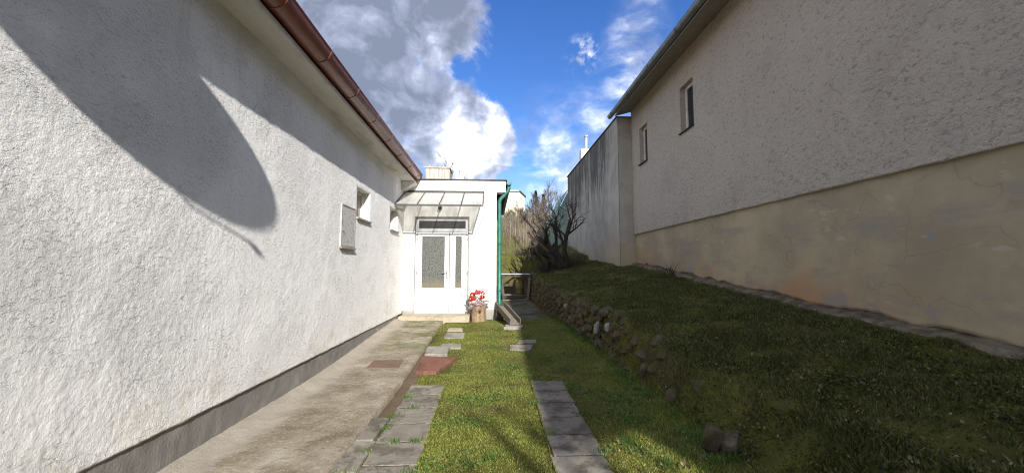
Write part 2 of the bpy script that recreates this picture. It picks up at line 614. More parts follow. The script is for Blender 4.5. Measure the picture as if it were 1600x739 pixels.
M['brown_gutter'] = simple('brown_gutter', (.19, .062, .042), .30, 0, .5, .18, 14, .05)
M['grey_gutter'] = simple('grey_gutter', (.19, .20, .21), .35, .5, .5, .2, 14, .05)
M['green_paint'] = simple('green_paint', (.022, .125, .10), .45, 0, .5, .3, 20, .05)
M['dark_board'] = simple('dark_board', (.045, .036, .028), .9, 0, .2, .5, 22, .4, (1, .3, 1))
M['dark_roof'] = simple('dark_roof', (.07, .065, .06), .85, 0, .3, .25)
M['roof_tile'] = simple('roof_tile', (.20, .075, .05), .8, 0, .3, .3)
M['pvc'] = simple('pvc', (.80, .80, .80), .32, 0, .5, .03, 20, 0)
M['pvc_groove'] = simple('pvc_groove', (.30, .30, .29), .5, 0, .3, .05, 20, 0)
M['gasket'] = simple('gasket', (.085, .08, .07), .7, 0, .3, .1, 20, 0)
M['soffit_grey'] = simple('soffit_grey', (.26, .225, .18), .9, 0, .2, .12, 20, .2)
M['joint_soil'] = simple('joint_soil', (.045, .040, .020), .95, 0, .1, .4, 40, .6)
M['steel'] = simple('steel', (.45, .45, .45), .35, .9, .5, .1, 20, 0)
M['galvanised'] = simple('galvanised', (.50, .52, .55), .35, .7, .5, .12, 20, 0)
M['grey_iron'] = simple('grey_iron', (.06, .06, .058), .6, .1, .4, .25)
M['old_wood'] = simple('old_wood', (.17, .145, .115), .9, 0, .2, .4, 30, .6, (6, 6, .8))
M['dark_wood'] = simple('dark_wood', (.07, .055, .042), .9, 0, .2, .45, 30, .5)
M['bark'] = simple('bark', (.042, .034, .028), .95, 0, .15, .45, 30, .9, (1, 1, .4))
M['brown_twig'] = simple('brown_twig', (.115, .088, .06), .9, 0, .15, .35, 10, 0)
M['pale_twig'] = simple('pale_twig', (.20, .168, .12), .9, 0, .15, .35, 10, 0)
M['sill'] = simple('sill', (.28, .26, .23), .8, 0, .3, .25)
M['white_window'] = simple('white_window', (.62, .60, .56), .5, 0, .4, .12)
M['beige_board'] = simple('beige_board', (.40, .34, .26), .7, 0, .3, .12)
M['cream_wall'] = simple('cream_wall', (.62, .58, .44), .9, 0, .2, .08, 10, .1)
M['green_sheet'] = simple('green_sheet', (.26, .34, .27), .8, 0, .3, .12)
M['white_enamel'] = simple('white_enamel', (.72, .72, .70), .35, 0, .5, .06)
M['yellow_barrel'] = simple('yellow_barrel', (.16, .12, .035), .5, 0, .4, .3)
M['clothes'] = simple('clothes', (.05, .055, .08), .9, 0, .2, .2)
M['foundation'] = simple('foundation', (.20, .18, .15), .95, 0, .2, .4, 25, .8)
M['apron'] = simple('apron', (.135, .11, .075), .95, 0, .2, .5, 40, .6)


def f(g):
    p = g.pos()
    n = g.noise(p, 7, 7, .7)
    rnd = g.n('ShaderNodeObjectInfo').outputs['Random']
    c = g.ramp(n, [(.3, (.045, .034, .022)), (.5, (.09, .072, .05)), (.72, (.165, .138, .098))])
    c = g.mix(g.m('MULTIPLY', rnd, .5), c, (.10, .068, .042))
    mo = g.step(g.noise(p, 5, 5, .6), .42, .56)
    up = g.step(g.sep(g.n('ShaderNodeNewGeometry').outputs['Normal'])[2], -.1, .7, .25, 1)
    c = g.mix(g.m('MULTIPLY', mo, up), c, (.06, .062, .018))
    return {'Base Color': c, 'Roughness': .95, 'Specular IOR Level': .2, 'Normal': g.bump(g.noise(p, 32, 6, .7), .9, .015)}


M['rock'] = material('rock', f)


def f(g):
    p = g.pos()
    c = g.mix(g.noise(p, 12, 5, .6), (.34, .33, .31), (.20, .185, .165))
    return {'Base Color': c, 'Roughness': .8, 'Normal': g.bump(g.noise(p, 25, 5, .6), .5, .012)}


M['white_rock'] = material('white_rock', f)


def f(g):
    # smooth tan render of the right house, stained ochre low down
    p = g.pos()
    s = g.sep(p)
    y, z = s[1], s[2]
    n = g.noise(p, .9, 6, .62)
    c = g.mix(g.step(n, .3, .7), (.42, .345, .215), (.30, .245, .158))
    c = g.mix(g.step(g.noise(g.map(p, (1, .5, 2)), 1.6, 6, .65), .50, .68, 0, .65), c, (.255, .23, .185))
    och = g.m('MULTIPLY', g.step(g.m('SUBTRACT', z, g.m('MULTIPLY', y, .085)), .55, 1.25, 1, 0), g.step(g.noise(p, .8, 4, .6), .38, .60))
    och = g.m('MULTIPLY', och, g.step(y, 3.5, 5.5))
    c = g.mix(g.m('MULTIPLY', och, .8), c, (.40, .22, .105))
    sc_ = g.noise(g.map(p, (1, .35, 1), (.7, 0, 0)), 9, 3, .5)
    c = g.mix(g.m('MULTIPLY', g.step(sc_, .64, .68, 0, .35), g.step(g.noise(p, .7, 2), .5, .6)), c, (.50, .45, .36))
    # hairline cracks and flaked-off spots low down
    wv = g.n('ShaderNodeVectorMath', {0: p, 1: g.n('ShaderNodeTexNoise', {'Vector': p, 'Scale': 1.3, 'Detail': 3.0}).outputs['Color']}, operation='ADD').outputs[0]
    ck = g.m('MULTIPLY', g.step(g.vor(wv, 1.1, 'DISTANCE_TO_EDGE'), .004, .011, 1, 0), g.step(g.noise(p, .9, 3), .46, .56))
    low = g.step(g.m('SUBTRACT', z, g.m('MULTIPLY', y, .095)), .30, .95, 1, 0)
    fk = g.step(g.m('ADD', g.noise(p, 3.2, 6, .66), g.m('MULTIPLY', low, .12)), .645, .655)
    c = g.mix(g.m('MULTIPLY', ck, .28), c, (.15, .125, .09))
    c = g.mix(g.m('MULTIPLY', fk, .75), c, (.27, .25, .215))
    h = g.m('SUBTRACT', g.m('ADD', g.noise(p, 14, 6, .6), g.m('MULTIPLY', g.noise(p, 70, 4, .7), .4)), g.m('ADD', g.m('MULTIPLY', ck, .12), g.m('MULTIPLY', fk, .4)))
    return {'Base Color': c, 'Roughness': .9, 'Specular IOR Level': .2, 'Normal': g.bump(h, .45, .012)}


M['tan_render'] = material('tan_render', f)


def f(g):
    # side building: pale cement with black algae runs hanging from the coping
    p = g.pos()
    s = g.sep(p)
    y, z = s[1], s[2]
    n = g.noise(p, 1.4, 6, .62)
    c = g.mix(g.step(n, .3, .7), (.44, .40, .33), (.32, .29, .24))
    run = g.noise(g.map(p, (1, 1.3, .16)), 2.0, 7, .68)
    run2 = g.noise(g.map(p, (1, 3, .6)), 3.5, 6, .7)
    zz = g.step(z, 3.0, 6.2)
    k = g.step(g.m('ADD', g.m('ADD', run, g.m('MULTIPLY', run2, .35)), g.m('MULTIPLY', zz, .24)), .72, .95)
    k = g.m('MULTIPLY', k, g.step(y, 13.2, 14.8, .12, 1))
    c = g.mix(g.m('MULTIPLY', k, .9), c, (.075, .070, .064))
    b = g.step(g.m('ADD', z, g.m('MULTIPLY', n, .8)), 2.3, 3.3, .6, 0)
    c = g.mix(b, c, (.42, .33, .20))
    return {'Base Color': c, 'Roughness': .92, 'Specular IOR Level': .2, 'Normal': g.bump(g.noise(p, 18, 6, .65), .35, .012)}


M['streaked_wall'] = material('streaked_wall', f)


def f(g):
    p = g.pos()
    v = g.vor(g.map(p, (1, 1, .8)), 42)
    n = g.noise(p, 30, 4, .6)
    k = g.step(g.m('ADD', v, g.m('MULTIPLY', n, .4)), .42, .72)
    c = g.mix(k, (.030, .034, .031), (.11, .115, .105))
    z = g.sep(p)[2]
    c = g.mix(g.m('MULTIPLY', g.step(g.m('ADD', z, g.m('MULTIPLY', g.noise(p, 3, 3), .5)), 1.25, 1.5, 1, 0), .55), c, (.20, .155, .09))
    return {'Base Color': c, 'Roughness': .4, 'Specular IOR Level': .3, 'Normal': g.bump(v, .5, .006)}


M['patterned_glass'] = material('patterned_glass', f)
M['transom_glass'] = simple('transom_glass', (.07, .075, .072), .3, 0, .5, .15, 20, .05)
M['dark_glass'] = simple('dark_glass', (.018, .018, .02), .08, 0, .6, .2, 3, .03)


def f(g):
    p = g.pos()
    v = g.noise(p, 26, 4, .62)
    c = g.mix(g.step(v, .52, .66), (.47, .46, .44), (.14, .13, .12))
    c = g.mix(g.step(g.noise(p, 6, 3), .5, .7, 0, .4), c, (.42, .41, .395))
    return {'Base Color': c, 'Roughness': .6, 'Normal': g.bump(g.noise(p, 50, 4, .6), .3, .006)}


M['speckled_sheet'] = material('speckled_sheet', f)


def f(g):
    p = g.pos()
    c = g.mix(g.step(g.noise(g.map(p, (14, 14, .8)), 2, 5, .6), .4, .6), (.50, .46, .39), (.30, .27, .22))
    return {'Base Color': c, 'Roughness': .9, 'Normal': g.bump(g.noise(p, 20, 5), .6, .02)}


M['streaked_block'] = material('streaked_block', f)


def f(g):
    p = g.pos()
    s = g.noise(g.map(p, (5, 5, .8)), 5, 6, .65)
    c = g.ramp(s, [(.3, (.11, .07, .04)), (.5, (.24, .17, .10)), (.75, (.36, .28, .19))])
    return {'Base Color': c, 'Roughness': .85, 'Normal': g.bump(s, .8, .02)}


M['log_wood'] = material('log_wood', f)

# canopy glass: dirty wired glass, part clear, part milky
mg = bpy.data.materials.new('canopy_glass')
mg.use_nodes = True
mg.node_tree.nodes.clear()
g = G(mg.node_tree)
p = g.pos()
dirt = g.step(g.noise(g.map(p, (1.5, .5, 1)), 3.2, 5, .65), .35, .75, .38, .66)
tr = g.n('ShaderNodeBsdfTransparent', {'Color': (.95, .955, .945, 1)})
df = g.n('ShaderNodeBsdfDiffuse', {'Color': (.78, .77, .74, 1)})
tl = g.n('ShaderNodeBsdfTranslucent', {'Color': (.84, .83, .80, 1)})
a = g.n('ShaderNodeMixShader', {0: .55, 1: df.outputs[0], 2: tl.outputs[0]})
b = g.n('ShaderNodeMixShader', {0: dirt, 1: tr.outputs[0], 2: a.outputs[0]})
gl = g.n('ShaderNodeBsdfGlossy', {'Roughness': .12})
c = g.n('ShaderNodeMixShader', {0: .07, 1: b.outputs[0], 2: gl.outputs[0]})
g.n('ShaderNodeOutputMaterial', {0: c.outputs[0]})
M['canopy_glass'] = mg

# ================================================================== SETTING
WX = -2.26          # plane of the white house wall
FY = 10.26          # plane of the entrance facade
BX = 4.80           # plane of the right house wall


def Xw(y):
    return np.interp(y, [0, 4.8, 6.9, 8.2, 10.7, 13.8, 17], [1.88, 1.84, 1.88, 1.80, 1.64, 1.57, 1.53])


def Tw(y):
    return np.interp(y, [0, 2.5, 3.2, 4.14, 5.2, 6.3, 8, 10.8, 14, 17], [.05, .10, .18, .35, .55, .68, .76, .84, 1.02, 1.22])


def ZB(y):
    return np.interp(y, [-20, 0, 3.4, 5.43, 9, 12.64, 17, 22], [.3, .5, .70, .85, 1.2, 1.58, 1.92, 2.2])


def Gz(y):
    y = np.asarray(y, float)
    return .17 * sst(4.8, 9.7, y) + .12 * sst(10.5, 15, y)


def hill(y):
    y = np.asarray(y, float)
    return 2.05 * sst(16.5, 17.5, y) + .165 * np.clip(y - 18, 0, 50) + .03 * np.clip(y - 68, 0, 150)


def Hz(x, y, fine=True):
    x, y = np.asarray(x, float), np.asarray(y, float)
    lawn = Gz(y)
    xw = Xw(y)
    s = np.clip((x - xw) / (BX - xw), 0, 1)
    bank = Tw(y) + (ZB(y) - Tw(y)) * s ** .62
    wdt = np.interp(y, [3, 6.5], [.45, .10])
    k = sst(0, 1, (x - xw) / wdt)
    z = lawn * (1 - k) + bank * k
    hh = hill(y)
    z = np.where(y > 16, np.maximum(z, hh) * (1 - sst(16.5, 19, y)) + (hh) * sst(16.5, 19, y), z)
    z = z + 0.35 * sst(30, 60, y) * fbm(x * .08, y * .08, 5, 2)
    if fine:
        near = (1 - sst(20, 40, np.abs(y)))
        amp = .006 + .055 * k
        z = z + near * amp * fbm(x * 2.2, y * 2.2, 11, 4)
        z = z - .05 * sst(-1.12, -1.18, x) * (y < 10.5)
        z = z - .022 * sst(-.60, -.64, x) * sst(5.4, 5.2, y)
    return z


us = lines([(-400, -40, 60), (-40, -4, 6), (-4, -1.3, .5), (-1.3, 1.6, .07), (1.6, 2.3, .035), (2.3, 5.0, .08), (5, 40, 5), (40, 400, 60)])
vs = lines([(-200, -20, 30), (-20, 1, 2), (1, 12, .08), (12, 20, .12), (20, 40, .6), (40, 80, 4), (80, 500, 60)])


def gf(U, V):
    X = U + (Xw(V) - 1.88) * np.clip(1 - np.abs(U - 1.88) / 2.5, 0, 1)
    return np.stack([X, V, Hz(X, V)], -1)


P, F = grid(us, vs, gf)
mesh_np('ground', P, F, M['earth'], smooth=True, origin=(0, 0, 0), kind='structure')

# concrete path along the white house
pu = lines([(-2.285, -1.15, .035)])
pv = lines([(-3, 1.5, .3), (1.5, 9.78, .05)])


def pf(U, V):
    e = (U > -1.16) * (.02 * fbm(V * 3, V * 0 + 2, 3, 4))
    z = Gz(V) + .028 + .006 * fbm(U * 6, V * 6, 21, 3) + .05 * sst(-2.10, -2.285, U)
    z = z - .016 * sst(-1.19, -1.15, U)
    z = z + .02 * sst(8.8, 9.7, V)
    return np.stack([U + e, V, z], -1)


P, F = grid(pu, pv, pf)
nv = len(pv)
edge = [(len(pu) - 1) * nv + j for j in range(nv)]
lo = P[edge].copy()
lo[:, 2] -= .09
n0 = len(P)
P = np.r_[P, lo]
F = np.r_[F, np.array([[edge[j], n0 + j, n0 + j + 1, edge[j + 1]] for j in range(nv - 1)])]
mesh_np('concrete_path', P, F, M['path_concrete'], smooth=True, kind='structure')


# ------------------------------------------------------------------ slabs
def slab_mesh(nm, lx, ly, t, jit=.006, rs=0):
    """paving slab with knocked corners, origin at the centre of its top"""
    rr = random.Random(rs)
    n = 5
    per = []
    for (ax, ay, bx, by) in ((-1, -1, 1, -1), (1, -1, 1, 1), (1, 1, -1, 1), (-1, 1, -1, -1)):
        for i in range(n):
            s = i / n
            per.append(((ax + (bx - ax) * s) * lx / 2 + rr.uniform(-jit, jit), (ay + (by - ay) * s) * ly / 2 + rr.uniform(-jit, jit)))
    m = len(per)
    v = [(x * .987, y * .987, 0) for x, y in per] + [(x, y, -.004) for x, y in per] + [(x, y, -t) for x, y in per]
    f = [tuple(range(m))] + [(k * m + i, (k + 1) * m + i, (k + 1) * m + (i + 1) % m, k * m + (i + 1) % m)[::1] for k in range(2) for i in range(m)]
    me = bpy.data.meshes.new(nm)
    me.from_pydata(v, [], f)
    return me


def quad_slab(name, corners, t, mat, parent=None, rs=1, jit=.012, z=None):
    """slab from its four corner points on the ground (x, y)"""
    rr = random.Random(rs)
    per = []
    for i in range(4):
        a, b = corners[i], corners[(i + 1) % 4]
        for k in range(5):
            s = k / 5
            per.append((a[0] + (b[0] - a[0]) * s + rr.uniform(-jit, jit), a[1] + (b[1] - a[1]) * s + rr.uniform(-jit, jit)))
    cx, cy = sum(q[0] for q in per) / 20, sum(q[1] for q in per) / 20
    if z is None:
        z = float(Gz(cy)) + .02
    dz = [float(Gz(q[1]) - Gz(cy)) for q in per]
    v = [(cx + (x - cx) * .97, cy + (y - cy) * .97, z + q) for (x, y), q in zip(per, dz)] + [(x, y, z - .008 + q) for (x, y), q in zip(per, dz)] + [(x, y, z - t + q) for (x, y), q in zip(per, dz)]
    m = 20
    f = [tuple(range(m))] + [(k * m + i, (k + 1) * m + i, (k + 1) * m + (i + 1) % m, k * m + (i + 1) % m) for k in range(2) for i in range(m)]
    return mesh_np(name, np.array(v), f, mat, parent)


variants = [slab_mesh('paving_slab', .400, .386, .05, .009, k) for k in range(4)]
for me in variants:
    me.materials.append(M['paver'])


def track(name, x0, x1, ys, xc0, xc1):
    bed = MB().box(x0 + .05, x1 - .05, ys[-1] - .2, ys[0] - .02, -.06, .013).build(name, M['joint_soil'], kind='structure')
    for i, y in enumerate(ys[:-1]):
        yc = (y + ys[i + 1]) / 2
        s = (y - 2.9) / 2.3
        xc = xc0 * s + xc1 * (1 - s)
        o = bpy.data.objects.new('paving_slab', variants[i % 4])
        col.objects.link(o)
        o.parent = bed
        o.location = Vector((xc + random.uniform(-.006, .006), yc, .018 + random.uniform(-.0015, .0015) + float(Gz(yc)))) - WL[bed.name]
        o.rotation_euler = (random.uniform(-.003, .003), random.uniform(-.003, .003), random.uniform(-.012, .012))
        o.scale = (1, (y - ys[i + 1]) / .407, 1)
        WL[o.name] = o.location
    return bed


track('path_right', .46, .92, [5.21, 4.80, 4.385, 3.965, 3.555, 3.165, 2.76, 2.35, 1.95, 1.54], .712, .665)
bedl = track('path_left', -1.0, -.55, [5.09, 4.71, 4.29, 3.87, 3.47, 3.07, 2.66, 2.25, 1.85], -.782, -.735)
for k, (y0, y1, xa) in enumerate(((3.52, 4.02, -.985), (2.98, 3.50, -.955), (2.40, 2.96, -.94), (1.85, 2.38, -.94))):
    quad_slab('cut_slab', [(-1.135, y0), (xa, y0), (xa, y1), (-1.14, y1)], .05, M['paver'], bedl, 40 + k, .005)

# loose stepping stones and plates
st = 'stepping stones leading to the door'
tag(quad_slab('paving_plate', [(-1.03, 5.62), (-.76, 5.60), (-.525, 6.36), (-1.08, 6.44)], .05, M['red_slab'], None, 3, .008, .045 + float(Gz(6))), 'large brick-red slab with cut corner lying beside the concrete path', 'slab')
tag(quad_slab('paving_plate', [(-1.78, 5.84), (-1.30, 5.82), (-1.34, 6.25), (-1.78, 6.27)], .03, M['red_stain'], None, 4, .008, .036 + float(Gz(6.05))), 'faded reddish plate set flush into the concrete path', 'slab')
tag(quad_slab('stepping_stone', [(-1.056, 6.46), (-.70, 6.44), (-.70, 6.94), (-1.08, 6.96)], .06, M['pale_stone'], None, 5, .014, .07 + float(Gz(6.7))), 'pale stone slab resting against the back of the brick-red slab', 'stepping stone', st)
tag(quad_slab('stepping_stone', [(-.876, 7.02), (-.517, 7.0), (-.545, 7.34), (-.89, 7.36)], .05, M['pale_stone'], None, 6, .012), 'weathered stepping stone in the grass just behind the pale stone slab', 'stepping stone', st)
tag(quad_slab('stepping_stone', [(-.90, 7.82), (-.52, 7.80), (-.545, 8.28), (-.91, 8.30)], .05, M['pale_stone'], None, 7, .012), 'square stepping stone in the grass, second one from the doorstep', 'stepping stone', st)
tag(quad_slab('stepping_stone', [(-.913, 8.50), (-.595, 8.49), (-.62, 8.78), (-.92, 8.80)], .05, M['step_concrete'], None, 8, .01), 'narrow yellowish stepping stone nearest to the doorstep', 'stepping stone', st)
tag(quad_slab('stepping_stone', [(.32, 6.86), (.66, 6.84), (.76, 7.20), (.34, 7.22)], .05, M['paver'], None, 9, .02), 'grey stepping stone sunk in the lawn at the edge of the shade', 'stepping stone')
tag(quad_slab('stepping_stone', [(.48, 7.36), (.80, 7.34), (.85, 7.58), (.54, 7.60)], .05, M['paver'], None, 10, .02), 'small sunken stepping stone nearest to the chute foot', 'stepping stone')
tag(quad_slab('concrete_lump', [(.27, 8.62), (.66, 8.60), (.68, 8.98), (.33, 9.0)], .10, M['pale_stone'], None, 11, .03, .06 + float(Gz(8.8))), 'rough pale concrete lump under the foot of the wooden chute', 'slab')

# ================================================================== WHITE HOUSE (left)
wh = thing('white_house', (-5, 4, 0), 'long white roughcast house with brown gutter on the left', 'house')
holes = [(6.71, 7.40, 2.31, 2.835), (8.88, 9.60, 2.33, 2.83)]
ex = [h[i] for h in holes for i in (0, 1)]
exv = [h[i] for h in holes for i in (2, 3)]
us = lines([(-6, 1.2, .3), (1.2, 4.2, .0115), (4.2, 6.5, .018), (6.5, FY, .034)], ex)
vs = lines([(.335, 3.0, .0135), (3.0, 3.66, .022)], exv)


def wf(U, V):
    rs_ = np.random.RandomState(5)
    lowf = .5 + .5 * np.clip(1.6 * fbm(U * .9, V * .9, 31, 3) + .3, -1, 1)
    warpx = .012 * perlin(U * 22, V * 22, 51)
    a = perlin((U + warpx) * 30, V * 42, 33)
    b_ = rs_.uniform(-.5, .5, U.shape)
    c_ = fbm(U * 7, V * 7, 36, 3)
    dd = .0022 * a + .0022 * b_ + .0024 * c_
    dd = dd * (.55 + .65 * lowf) + .008 * fbm(U * .6, V * .6, 38, 2)
    dd = (dd + .006) * holemask(U, V, holes)
    z = V.copy()
    bot = V < .34
    z[bot] += (.012 * fbm(U[bot] * 4, U[bot] * 0, 41, 4))
    return np.stack([WX + dd, U, z], -1)


P, F = grid(us, vs, wf, holes)
# lower lip of the plaster, so that it stands proud of the plinth
nv = len(vs)
e0 = [i * nv for i in range(len(us))]
lip = P[e0].copy()
lip[:, 0] = WX - .05
n0 = len(P)
P = np.r_[P, lip]
F = np.r_[F, np.array([[e0[i], n0 + i, n0 + i + 1, e0[i + 1]] for i in range(len(us) - 1)])]
mesh_np('wall', P, F, M['white_roughcast'], wh, smooth=True)
# plinth
us = lines([(-6, 1.2, .4), (1.2, 9.9, .03)])
vs = lines([(-.1, .37, .03)])
P, F = grid(us, vs, lambda U, V: np.stack([WX - .010 + .006 * fbm(U * 9, V * 9, 61, 4), U, V], -1))
mesh_np('plinth', P, F, M['plinth_cement'], wh, smooth=True)
# soffit, fascia, roof
MB().prism([(-2.40, 3.64), (-1.96, 3.65), (-1.96, 3.70), (-2.40, 3.70)], 1, -6, FY - .02).build('soffit', M['soffit_plaster'], wh)
MB().prism([(-2.10, 3.70), (-2.07, 3.70), (-2.07, 3.95), (-2.10, 3.95)], 1, -6, FY - .03).build('fascia_board', M['dark_board'], wh)
MB().prism([(-1.95, 3.885), (-7.5, 5.9), (-7.5, 6.05), (-1.93, 3.94)], 1, -6.3, FY + 1).build('roof', M['roof_tile'], wh)


def half_gutter(name, cx, cz, r, y0, y1, mat, parent, th=.004, n=14, axis=1, label=None):
    prof = [(cx + r * math.cos(a), cz + r * math.sin(a)) for a in np.linspace(math.pi, 2 * math.pi, n)]
    prof += [(cx + r + .006, cz + .004), (cx + r + .008, cz + .012), (cx + r - .004, cz + .014)]      # rolled bead
    inn = [(cx + (r - th) * math.cos(a), cz + (r - th) * math.sin(a)) for a in np.linspace(2 * math.pi, math.pi, n)]
    poly = prof + inn
    mb = MB()
    m_ = len(poly)
    vsn = [(q[0], y0, q[1]) for q in poly] + [(q[0], y1, q[1]) for q in poly]
    mb.add(vsn, [(i, (i + 1) % m_, (i + 1) % m_ + m_, i + m_) for i in range(m_)])
    for yy in (y0, y1):     # end caps
        k = len(mb.v)
        mb.v += [(q[0], yy, q[1]) for q in prof[:n]]
        mb.f.append(tuple(range(k, k + n)))
    return mb.build(name, mat, parent, smooth=False, label=label)


gut = half_gutter('gutter', -1.925, 3.862, .135, -6.2, FY - .06, M['brown_gutter'], wh, label='glossy brown half-round gutter')
for p_ in gut.data.polygons:
    p_.use_smooth = True


def ring(cx, cz, r, y, wd, mat, parent, nm='gutter_bracket'):
    pts = [(cx + r * math.cos(a), y, cz + r * math.sin(a)) for a in np.linspace(math.pi, 2 * math.pi, 12)]
    mb = MB()
    for i in range(len(pts) - 1):
        pass
    n = len(pts)
    v = []
    for rr_ in (r, r + .006):
        for yy in (y - wd / 2, y + wd / 2):
            v += [(cx + rr_ * math.cos(a), yy, cz + rr_ * math.sin(a)) for a in np.linspace(math.pi, 2 * math.pi, n)]
    f = []
    for i in range(n - 1):
        a0, a1, b0, b1 = i, n + i, 2 * n + i, 3 * n + i
        f += [(b0, b0 + 1, b1 + 1, b1), (a0, a0 + 1, b0 + 1, b0), (a1, b1, b1 + 1, a1 + 1)]
    mb.add(v, f)
    return mb.build(nm, mat, parent)


for y in np.arange(2.5, FY - .1, .92):
    ring(-1.925, 3.862, .1355, y, .028, M['brown_gutter'], gut)
# eave box end against the entrance block
MB().prism([(-2.25, 3.40), (-1.93, 3.60), (-1.93, 3.645), (-2.25, 3.635)], 1, FY - .35, FY - .02).build('eave_closure', M['soffit_plaster'], wh)

for (y0, y1, z0, z1) in holes:
    wn = MB()
    x0, x1 = WX - .17, WX
    wn.add([(x1, y0, z0), (x1, y1, z0), (x1, y1, z1), (x1, y0, z1), (x0, y0, z0), (x0, y1, z0), (x0, y1, z1), (x0, y0, z1)],
           [(0, 1, 5, 4), (1, 2, 6, 5), (2, 3, 7, 6), (3, 0, 4, 7)])
    wo_ = wn.build('window', M['white_plaster'], wh, label='small deep-set window with beige pane')
    fr = MB()
    t = .05
    fr.box(x0, x0 + .05, y0, y1, z0, z0 + t).box(x0, x0 + .05, y0, y1, z1 - t, z1)
    fr.box(x0, x0 + .05, y0, y0 + t, z0 + t, z1 - t).box(x0, x0 + .05, y1 - t, y1, z0 + t, z1 - t)
    fr.build('frame', M['white_window'], wo_, bevel=.004)
    MB().box(x0 + .005, x0 + .02, y0 + t, y1 - t, z0 + t, z1 - t).build('pane', M['beige_board'], wo_)
    MB().prism([(x0 + .05, z0 - .02), (WX + .045, z0 - .03), (WX + .045, z0 + .004), (x0 + .05, z0 + .018)], 1, y0 - .03, y1 + .03).build('sill', M['sill'], wo_, bevel=.003)

cb = MB().box(WX + .004, WX + .024, 6.0, 6.59, 1.79, 2.425).build('wall_cabinet_cover', M['speckled_sheet'], wh, bevel=.004, label='speckled grey cover of a wall cabinet')
MB().box(WX + .004, WX + .05, 5.985, 6.605, 1.755, 1.786).build('ledge', M['sill'], cb, bevel=.003)
fm = MB()
fm.box(WX + .025, WX + .030, 6.0, 6.018, 1.79, 2.425).box(WX + .025, WX + .030, 6.572, 6.59, 1.79, 2.425)
fm.box(WX + .025, WX + .030, 6.018, 6.572, 1.79, 1.808).box(WX + .025, WX + .030, 6.018, 6.572, 2.407, 2.425)
fm.build('cover_frame', M['sill'], cb)
MB().tube([(WX + .02, 6.06, 2.03), (WX + .05, 6.06, 2.03)], .014, 10).build('lock', M['steel'], cb)

# satellite dish on the eave above and behind the camera: its shadow falls on the wall
dn_ = Vector((.846, -.529, -.05)).normalized()
dc = Vector((-1.345, -.31, 4.27))
sd = thing('satellite_dish', (-1.99, .35, 3.95), 'round satellite dish on the eave, seen as the oval shadow on the white wall', 'satellite dish')
uu = dn_.cross(Vector((0, 0, 1))).normalized()
vv = uu.cross(dn_).normalized()
mb = MB()
n = 40
rings = [(0.0, -.07), (.12, -.066), (.25, -.052), (.39, -.028), (.515, 0.0)]
vl = [dc + dn_ * rings[0][1]]
for r_, h_ in rings[1:]:
    vl += [dc + (uu * math.cos(2 * math.pi * k / n) + vv * math.sin(2 * math.pi * k / n)) * r_ + dn_ * h_ for k in range(n)]
fl = [(0, 1 + k, 1 + (k + 1) % n) for k in range(n)]
for q in range(3):
    fl += [(1 + q * n + k, 1 + (q + 1) * n + k, 1 + (q + 1) * n + (k + 1) % n, 1 + q * n + (k + 1) % n) for k in range(n)]
mb.add(vl, fl)
o = mb.build('reflector', M['white_enamel'], sd, smooth=True)
so = o.modifiers.new('solid', 'SOLIDIFY')
so.thickness = .006
bt = dc - vv * .47
lnb = Vector((-1.19, .10, 3.74))
MB().tube([bt - dn_ * .04, bt + dn_ * .10, lnb], .009, 8).build('feed_arm', M['galvanised'], sd)
MB().tube([lnb, lnb + Vector((.03, -.01, -.0)), lnb + Vector((.05, -.02, -.0))], [.022, .03, .03], 10).build('receiver', M['white_enamel'], sd)
MB().tube([(-1.99, .35, 3.80), (-1.99, .35, 4.6)], .025, 10).build('mast', M['galvanised'], sd)
MB().bar((-1.99, .35, 4.25), dc - dn_ * .075, .05, .05).build('clamp', M['galvanised'], sd)

# ================================================================== ENTRANCE EXTENSION
en = thing('entrance_extension', (-1, FY, .1), 'white flat-roofed entrance block with glazed double door', 'house')
DX0, DX1, DZ0, DZ1 = -1.96, -.59, .315, 2.775
hl = [(DX0, DX1, DZ0, DZ1)]
us = lines([(-2.30, .125, .06)], [DX0, DX1])
vs = lines([(.40, 3.50, .06)], [DZ1])
P, F = grid(us, vs, lambda U, V: np.stack([U, FY + .004 * fbm(U * 3, V * 3, 71, 3) * holemask(U, V, hl, .05), V], -1), [(DX0, DX1, 0, DZ1)])
mesh_np('wall', P, F[:, ::-1].copy(), M['white_plaster'], en, smooth=True)
# parapet band, reaching out to the eave on the right
MB().box(-2.30, .362, FY - .004, FY + .3, 3.44, 3.745).build('parapet_band', M['white_plaster'], en, bevel=.006)
# side wall of the passage
us = lines([(FY + .004, 16.2, .15)])
vs = lines([(-.2, 3.5, .12)])
P, F = grid(us, vs, lambda U, V: np.stack([.125 + .006 * fbm(U * 2, V * 2, 73, 3), U, V], -1))
mesh_np('side_wall', P, F, M['white_plaster'], en, smooth=True)
MB().box(-2.3, .12, 16.0, 16.2, -.2, 3.5).build('rear_wall', M['white_plaster'], en)
# reveal of the door opening
rv = MB()
yb = FY + .14
rv.add([(DX0, FY, DZ0 - .05), (DX0, FY, DZ1), (DX1, FY, DZ1), (DX1, FY, DZ0 - .05), (DX0, yb, DZ0 - .05), (DX0, yb, DZ1), (DX1, yb, DZ1), (DX1, yb, DZ0 - .05)],
       [(0, 1, 5, 4), (1, 2, 6, 5), (2, 3, 7, 6)])
rv.build('door_reveal', M['pvc_groove'], en)
# plinth
MB().box(DX1 + .02, .13, FY - .015, FY + .02, 0, .42).build('plinth', M['sill'], en, bevel=.004)
MB().box(-2.24, DX0 - .02, FY - .015, FY + .02, 0, .40).build('plinth', M['sill'], en, bevel=.004)
